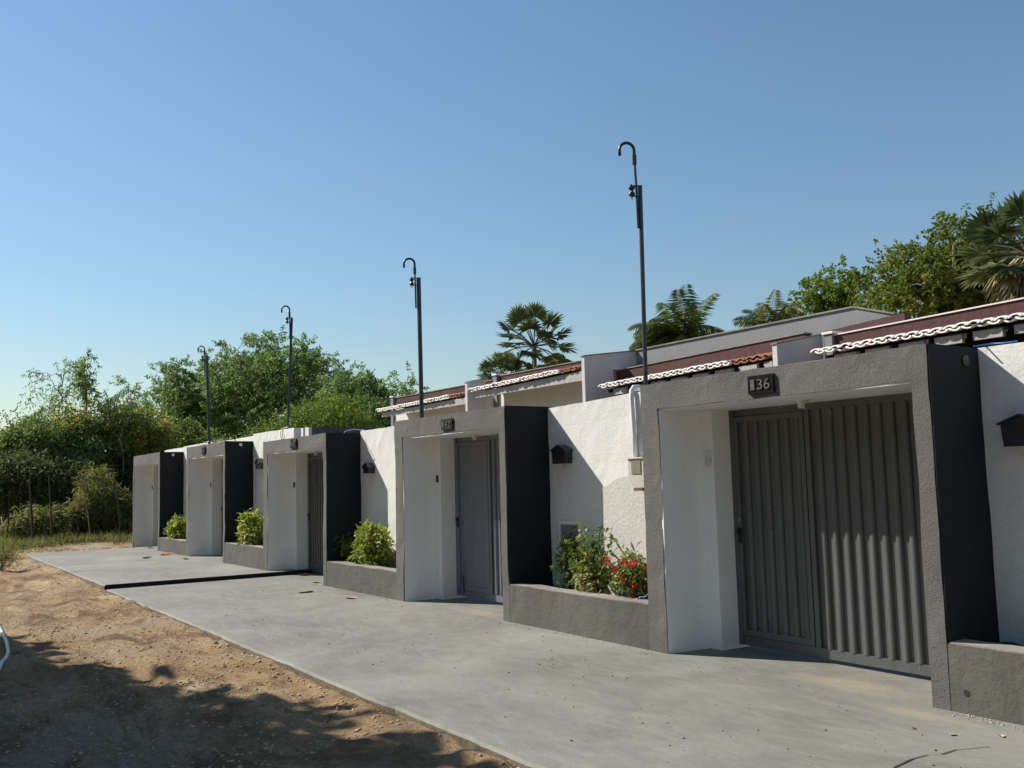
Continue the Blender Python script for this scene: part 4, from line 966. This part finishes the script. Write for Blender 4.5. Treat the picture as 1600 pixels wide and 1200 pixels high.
# --- bright tree at the right
def rt(px, py, Y, w, h, label, seed, n, split=0.4, **k):
    c = at(px, py, Y); s = FPX / ((c - CAMPOS) @ FW)
    return tree('broadleaf_tree', g0(at(px + 15, 600, Y), -0.05), c, (w / s, w / s, h / s), n, k.pop('mat', L_bright), k.pop('leaf', (0.12, 0.085)), label, 'tree', 'broadleaf trees behind the nearest house', seed, split=split, **k)
rt(1480, 440, 24, 150, 90, 'spreading bright green tree behind the nearest house', 81, 260, spread=0.24, lobes=18, rt=0.015, twigs=(6, 24, 0.55), leaf=(0.11, 0.075), mat=L_olive, bark=m_limb)
rt(1310, 462, 27, 62, 42, 'lighter low branch crown left of the bright green tree', 82, 75, spread=0.2, lobes=9, rt=0.012, twigs=(4, 20, 0.45), leaf=(0.12, 0.085), bark=m_limb)
rt(1570, 465, 28, 75, 70, 'darker tree crown behind the palm at the right edge', 83, 90, nper=80, spread=0.26, lobes=7, mat=L_bush)

# --- planter shrubs
def soil_pt(px, py, Y, i):
    p = at(px, py, Y); return np.array([p[0], p[1], planters[i][1] - 0.08])
def shrub(px, Y, i, r, n, nper, leaf, mat, label, seed, **k):
    b = soil_pt(px, 900, Y, i)
    return bush(k.pop('name', 'planter_shrub'), b, r, n, nper, leaf, mat, label, seed, cat='shrub', **k)
shrub(888, 6.60, 1, (0.20, 0.16, 0.37), 34, 15, (0.07, 0.034), L_ixora, 'slender open shrub below the meter cover', 91, spread=0.055)
shrub(938, 6.55, 1, (0.34, 0.18, 0.40), 60, 16, (0.075, 0.036), L_ixora, 'taller open shrub with bare stems in the middle of the long planter', 92, spread=0.065, flowers=(L_orange, 2, 0.022))
shrub(992, 6.45, 1, (0.30, 0.18, 0.27), 76, 22, (0.06, 0.03), L_ixora, 'shrub covered in red flowers next to portal 136', 93, spread=0.06, flowers=(L_red, 28, 0.028))
shrub(917, 6.38, 1, (0.12, 0.10, 0.20), 14, 12, (0.07, 0.028), L_cream, 'small cream leaved plant at the planter rim', 94, spread=0.04)
shrub(583, 6.45, 2, (0.44, 0.2, 0.36), 110, 28, (0.085, 0.045), L_lime, 'dense yellow green bush with orange flowers beside portal 142', 95, spread=0.075, flowers=(L_orange, 14, 0.035))
shrub(545, 6.50, 2, (0.26, 0.16, 0.26), 30, 16, (0.08, 0.04), L_ixora, 'thin dark shrub with one orange flower against the dark side of portal 148', 96, spread=0.06, flowers=(L_orange, 2, 0.045))
shrub(399, 6.45, 3, (0.42, 0.2, 0.42), 110, 28, (0.095, 0.05), L_lime, 'tall yellow green bush beside the left pillar of portal 148', 97, spread=0.08)
shrub(280, 6.45, 4, (0.42, 0.2, 0.27), 90, 26, (0.10, 0.05), L_lime, 'round yellow green bush beside the left pillar of portal 154', 98, spread=0.085)

# ---------------------------------------------------------------- small things on the ground
def dry_leaf(px, py, size, mat, z, label, group, seed):
    rg = np.random.default_rng(seed); p = ground_at(px, py, z); a = rg.uniform(0, 6.28); d = np.array([math.cos(a), math.sin(a), 0]); s = np.array([-d[1], d[0], 0])
    V = []; F = []; n = 6
    for k in range(n + 1):
        f = k / n; w = 0.30 * size * math.sin(math.pi * min(1, f * 0.92 + 0.04)); h = 0.012 + size * 0.22 * (f - 0.5) ** 2 * rg.uniform(0.5, 1.5)
        c0 = p + d * size * (f - 0.5) + np.array([0, 0, h])
        V += [c0 + s * w + np.array([0, 0, 0.25 * w]), c0, c0 - s * w + np.array([0, 0, 0.4 * w])]
    V = np.array(V)
    for k in range(n): F += [(3 * k, 3 * k + 1, 3 * k + 4, 3 * k + 3), (3 * k + 1, 3 * k + 2, 3 * k + 5, 3 * k + 4)]
    V[:, 2] += z + 0.002 - V[:, 2].min()
    mb = MB(); mb.add(V, F); mb.add(V + np.array([0, 0, 0.002]), [tuple(reversed(f)) for f in F])
    return tag(mb.build('dry_leaf', mat), label, 'leaf', group)
dry_leaf(474, 899, 0.26, m_dryleaf, -0.026, 'orange dry leaf at the foot of portal 148', 'dry leaves on the pavement', 1)
dry_leaf(478, 926.5, 0.26, m_paleleaf, -0.026, 'straw coloured dry leaf in front of portal 148', 'dry leaves on the pavement', 2)
dry_leaf(549, 936, 0.20, m_paleleaf, -0.02, 'small pale dry leaf in front of the bush with orange flowers', 'dry leaves on the pavement', 3)
dry_leaf(366, 902, 0.34, m_dryleaf, -0.028, 'bright orange leaf lying below the pavement step', 'dry leaves on the pavement', 4)
dry_leaf(333, 905, 0.24, m_dryleaf, -0.028, 'brownish orange leaf at the pavement step, left of the bright one', 'dry leaves on the pavement', 5)
dry_leaf(255, 867, 0.32, m_brownleaf, 0.02, 'dark curled leaf near the small planter of the farthest portal', 'dry leaves on the pavement', 6)
dry_leaf(264, 866, 0.26, m_dryleaf, 0.02, 'reddish leaf touching the small planter of the farthest portal', 'dry leaves on the pavement', 7)
dry_leaf(229, 872, 0.28, m_brownleaf, 0.02, 'dark leaf out on the raised slab', 'dry leaves on the pavement', 8)
dry_leaf(235, 856, 0.28, m_dryleaf, 0.01, 'reddish leaf at the foot of the farthest portal', 'dry leaves on the pavement', 9)
dry_leaf(290, 873.5, 0.24, m_brownleaf, 0.03, 'dark leaf left of portal 154', 'dry leaves on the pavement', 10)
dry_leaf(495, 911, 0.16, m_palest, -0.026, 'whitish scrap beside the planter of portal 148', 'dry leaves on the pavement', 11)
dry_leaf(1489, 1149, 0.05, m_palest, 0.0, 'whitish scrap on the pavement below the planter drain hole', 'scraps on the pavement', 12)
dry_leaf(1565, 1151, 0.06, m_paleleaf, 0.0, 'pale scrap near the lower right corner of the pavement', 'scraps on the pavement', 13)
dry_leaf(1428, 1139, 0.035, m_brownleaf, 0.0, 'dark chip on the pavement left of the drain hole', 'scraps on the pavement', 14)

def stones(name, pts, size, mat, rg, label, cat, flat=0.6):
    """many small angular stones in one mesh"""
    base = np.array([(1, 0, 0), (-1, 0, 0), (0, 1, 0), (0, -1, 0), (0, 0, 1), (0, 0, -1)], float)
    FF = np.array([(0, 2, 4), (2, 1, 4), (1, 3, 4), (3, 0, 4), (2, 0, 5), (1, 2, 5), (3, 1, 5), (0, 3, 5)])
    n = len(pts); s = size[:, None, None]
    V = base[None] * rg.uniform(0.55, 1.25, (n, 6, 1)) + rg.normal(size=(n, 6, 3)) * 0.18
    a = rg.uniform(0, 6.28, n); ca, sa = np.cos(a)[:, None], np.sin(a)[:, None]
    X = V[:, :, 0] * ca - V[:, :, 1] * sa; Y = V[:, :, 0] * sa + V[:, :, 1] * ca; V = np.stack([X, Y, V[:, :, 2] * flat], 2) * s + pts[:, None, :]
    F = (FF[None] + (np.arange(n) * 6)[:, None, None]).reshape(-1, 3)
    return tag(link(name, arr_mesh(name, V.reshape(-1, 3), F, mat)), label, cat, kind='stuff')
rg = np.random.default_rng(77)
n = 22000; X = -2.6 - rg.uniform(0, 1, n) ** 1.5 * 22; Y = rg.uniform(-0.6, 3.2, n)
pts = np.stack([X, Y, 0 * X], 1); keep = (vnoise(pts * [1.1, 1.1, 1], 5) > 0.40) & (Y < 3.17); pts = pts[keep]
pts[:, 2] = dirt_h(pts); stones('dirt_clods', pts, 0.006 + 0.022 * rg.uniform(0, 1, len(pts)) ** 4, m_stone, rg, 'crumbled clods and gravel on the dirt road', 'gravel')
n = 420; X = -3 - rg.uniform(0, 1, n) * 24; Y = 3.14 - np.abs(rg.normal(size=n)) * 0.09
pts = np.stack([X, Y, 0 * X], 1); pts[:, 2] = dirt_h(pts) + 0.004
stones('edge_rubble', pts, 0.006 + 0.018 * rg.uniform(0, 1, n) ** 4, m_palest, rg, 'pale rubble along the pavement edge', 'rubble')
n = 420; X = rg.uniform(-16, -3, n); Y = rg.uniform(3.6, 6.1, n); pts = np.stack([X, Y, slab_low(X) + 0.002], 1)
stones('pavement_grit', pts, 0.004 + 0.008 * rg.uniform(0, 1, n) ** 3, m_crack, rg, 'dark grit scattered over the concrete pavement', 'grit')
n = 700; k = rg.integers(0, 3, n); X = np.where(k == 0, rg.uniform(-9.5, -7.0, n), np.where(k == 1, rg.uniform(-15, -12.5, n), rg.uniform(-4, -2.6, n))); Y = YF - 0.02 - np.abs(rg.normal(size=n)) * 0.06
pts = np.stack([X, Y, slab_low(X) + 0.002], 1)
stones('mortar_crumbs', pts, 0.004 + 0.010 * rg.uniform(0, 1, n) ** 3, m_palest, rg, 'pale mortar crumbs along the foot of the planters', 'crumbs', 0.4)

# hose arching out of the ground at the left edge
hp = []
for px, py, h in ((-14, 960, 0.02), (-6, 975, 0.03), (3, 992, 0.05), (10, 1005, 0.05), (13, 1018, 0.04), (10, 1030, 0.03), (3, 1042, 0.02), (-6, 1056, 0.01), (-18, 1072, 0.0)):
    q = ground_at(px, py, -0.03); q[2] = dirt_h(np.array([[q[0], q[1], 0]]))[0] + 0.016 + h * 0.4; hp.append(q)
o = MB().tube(hp, 0.018, 10).build('hose', m_hose, smooth=True); tag(o, 'pale hose curving on the dirt at the left edge', 'hose')

# ---------------------------------------------------------------- roadside trees left of the camera, out of the frame, near ones shading the dirt, the others added to block sky light
sh = 'roadside trees outside the frame that shade the dirt road'
SHE = ([-40, -22, -16, -14, -12.5, -10.8, -9.3, -8.7, -7.9, -7.5, -6.5, -5.5, -4.8, -4.2, -3.0, 10], [-0.5, -0.4, 0.5, 0.9, 1.15, 1.6, 1.9, 2.3, 2.5, 2.85, 2.85, 2.75, 2.9, 2.6, 2.3, 2.0])
SHT = [(-9.6, -4.5, 5.2, 3.2), (-12.9, -4.2, 5.2, 3.2), (-16.2, -4.9, 5.2, 3.2), (-19.6, -6.3, 5.2, 3.3), (-6.4, -5.6, 5.2, 3.3), (-23.5, -7.4, 5.0, 3.3), (-28.0, -7.9, 5.0, 3.3), (-2.8, -6.4, 5.2, 3.3), (1.5, -6.8, 5.2, 3.3), (6.0, -6.8, 5.2, 3.3)]
SHL = ['the lower right shade', 'the middle of the shade', 'the shade near the hose', 'the far left shade', 'the shade at the bottom of the picture', 'light shade past the twig heap, added to block the sky', 'shade short of the fence, added to block the sky', 'shade beside the camera, added to block the sky', 'shade behind the camera, added to block the sky', 'shade well behind the camera, added to block the sky']
for k, (cx, cy, h, r) in enumerate(SHT):
    near = k < 5
    tree('shade_tree', (cx, cy, -0.05), (cx, cy, h), (r * 1.15, r * 1.05, r * 0.75), 210 if near else 110, L_bush, (0.42, 0.26), 'roadside tree out of frame casting ' + SHL[k], 'tree', sh, 300 + k, nper=60, spread=0.24 if near else 0.42, lobes=16, edge=SHE)
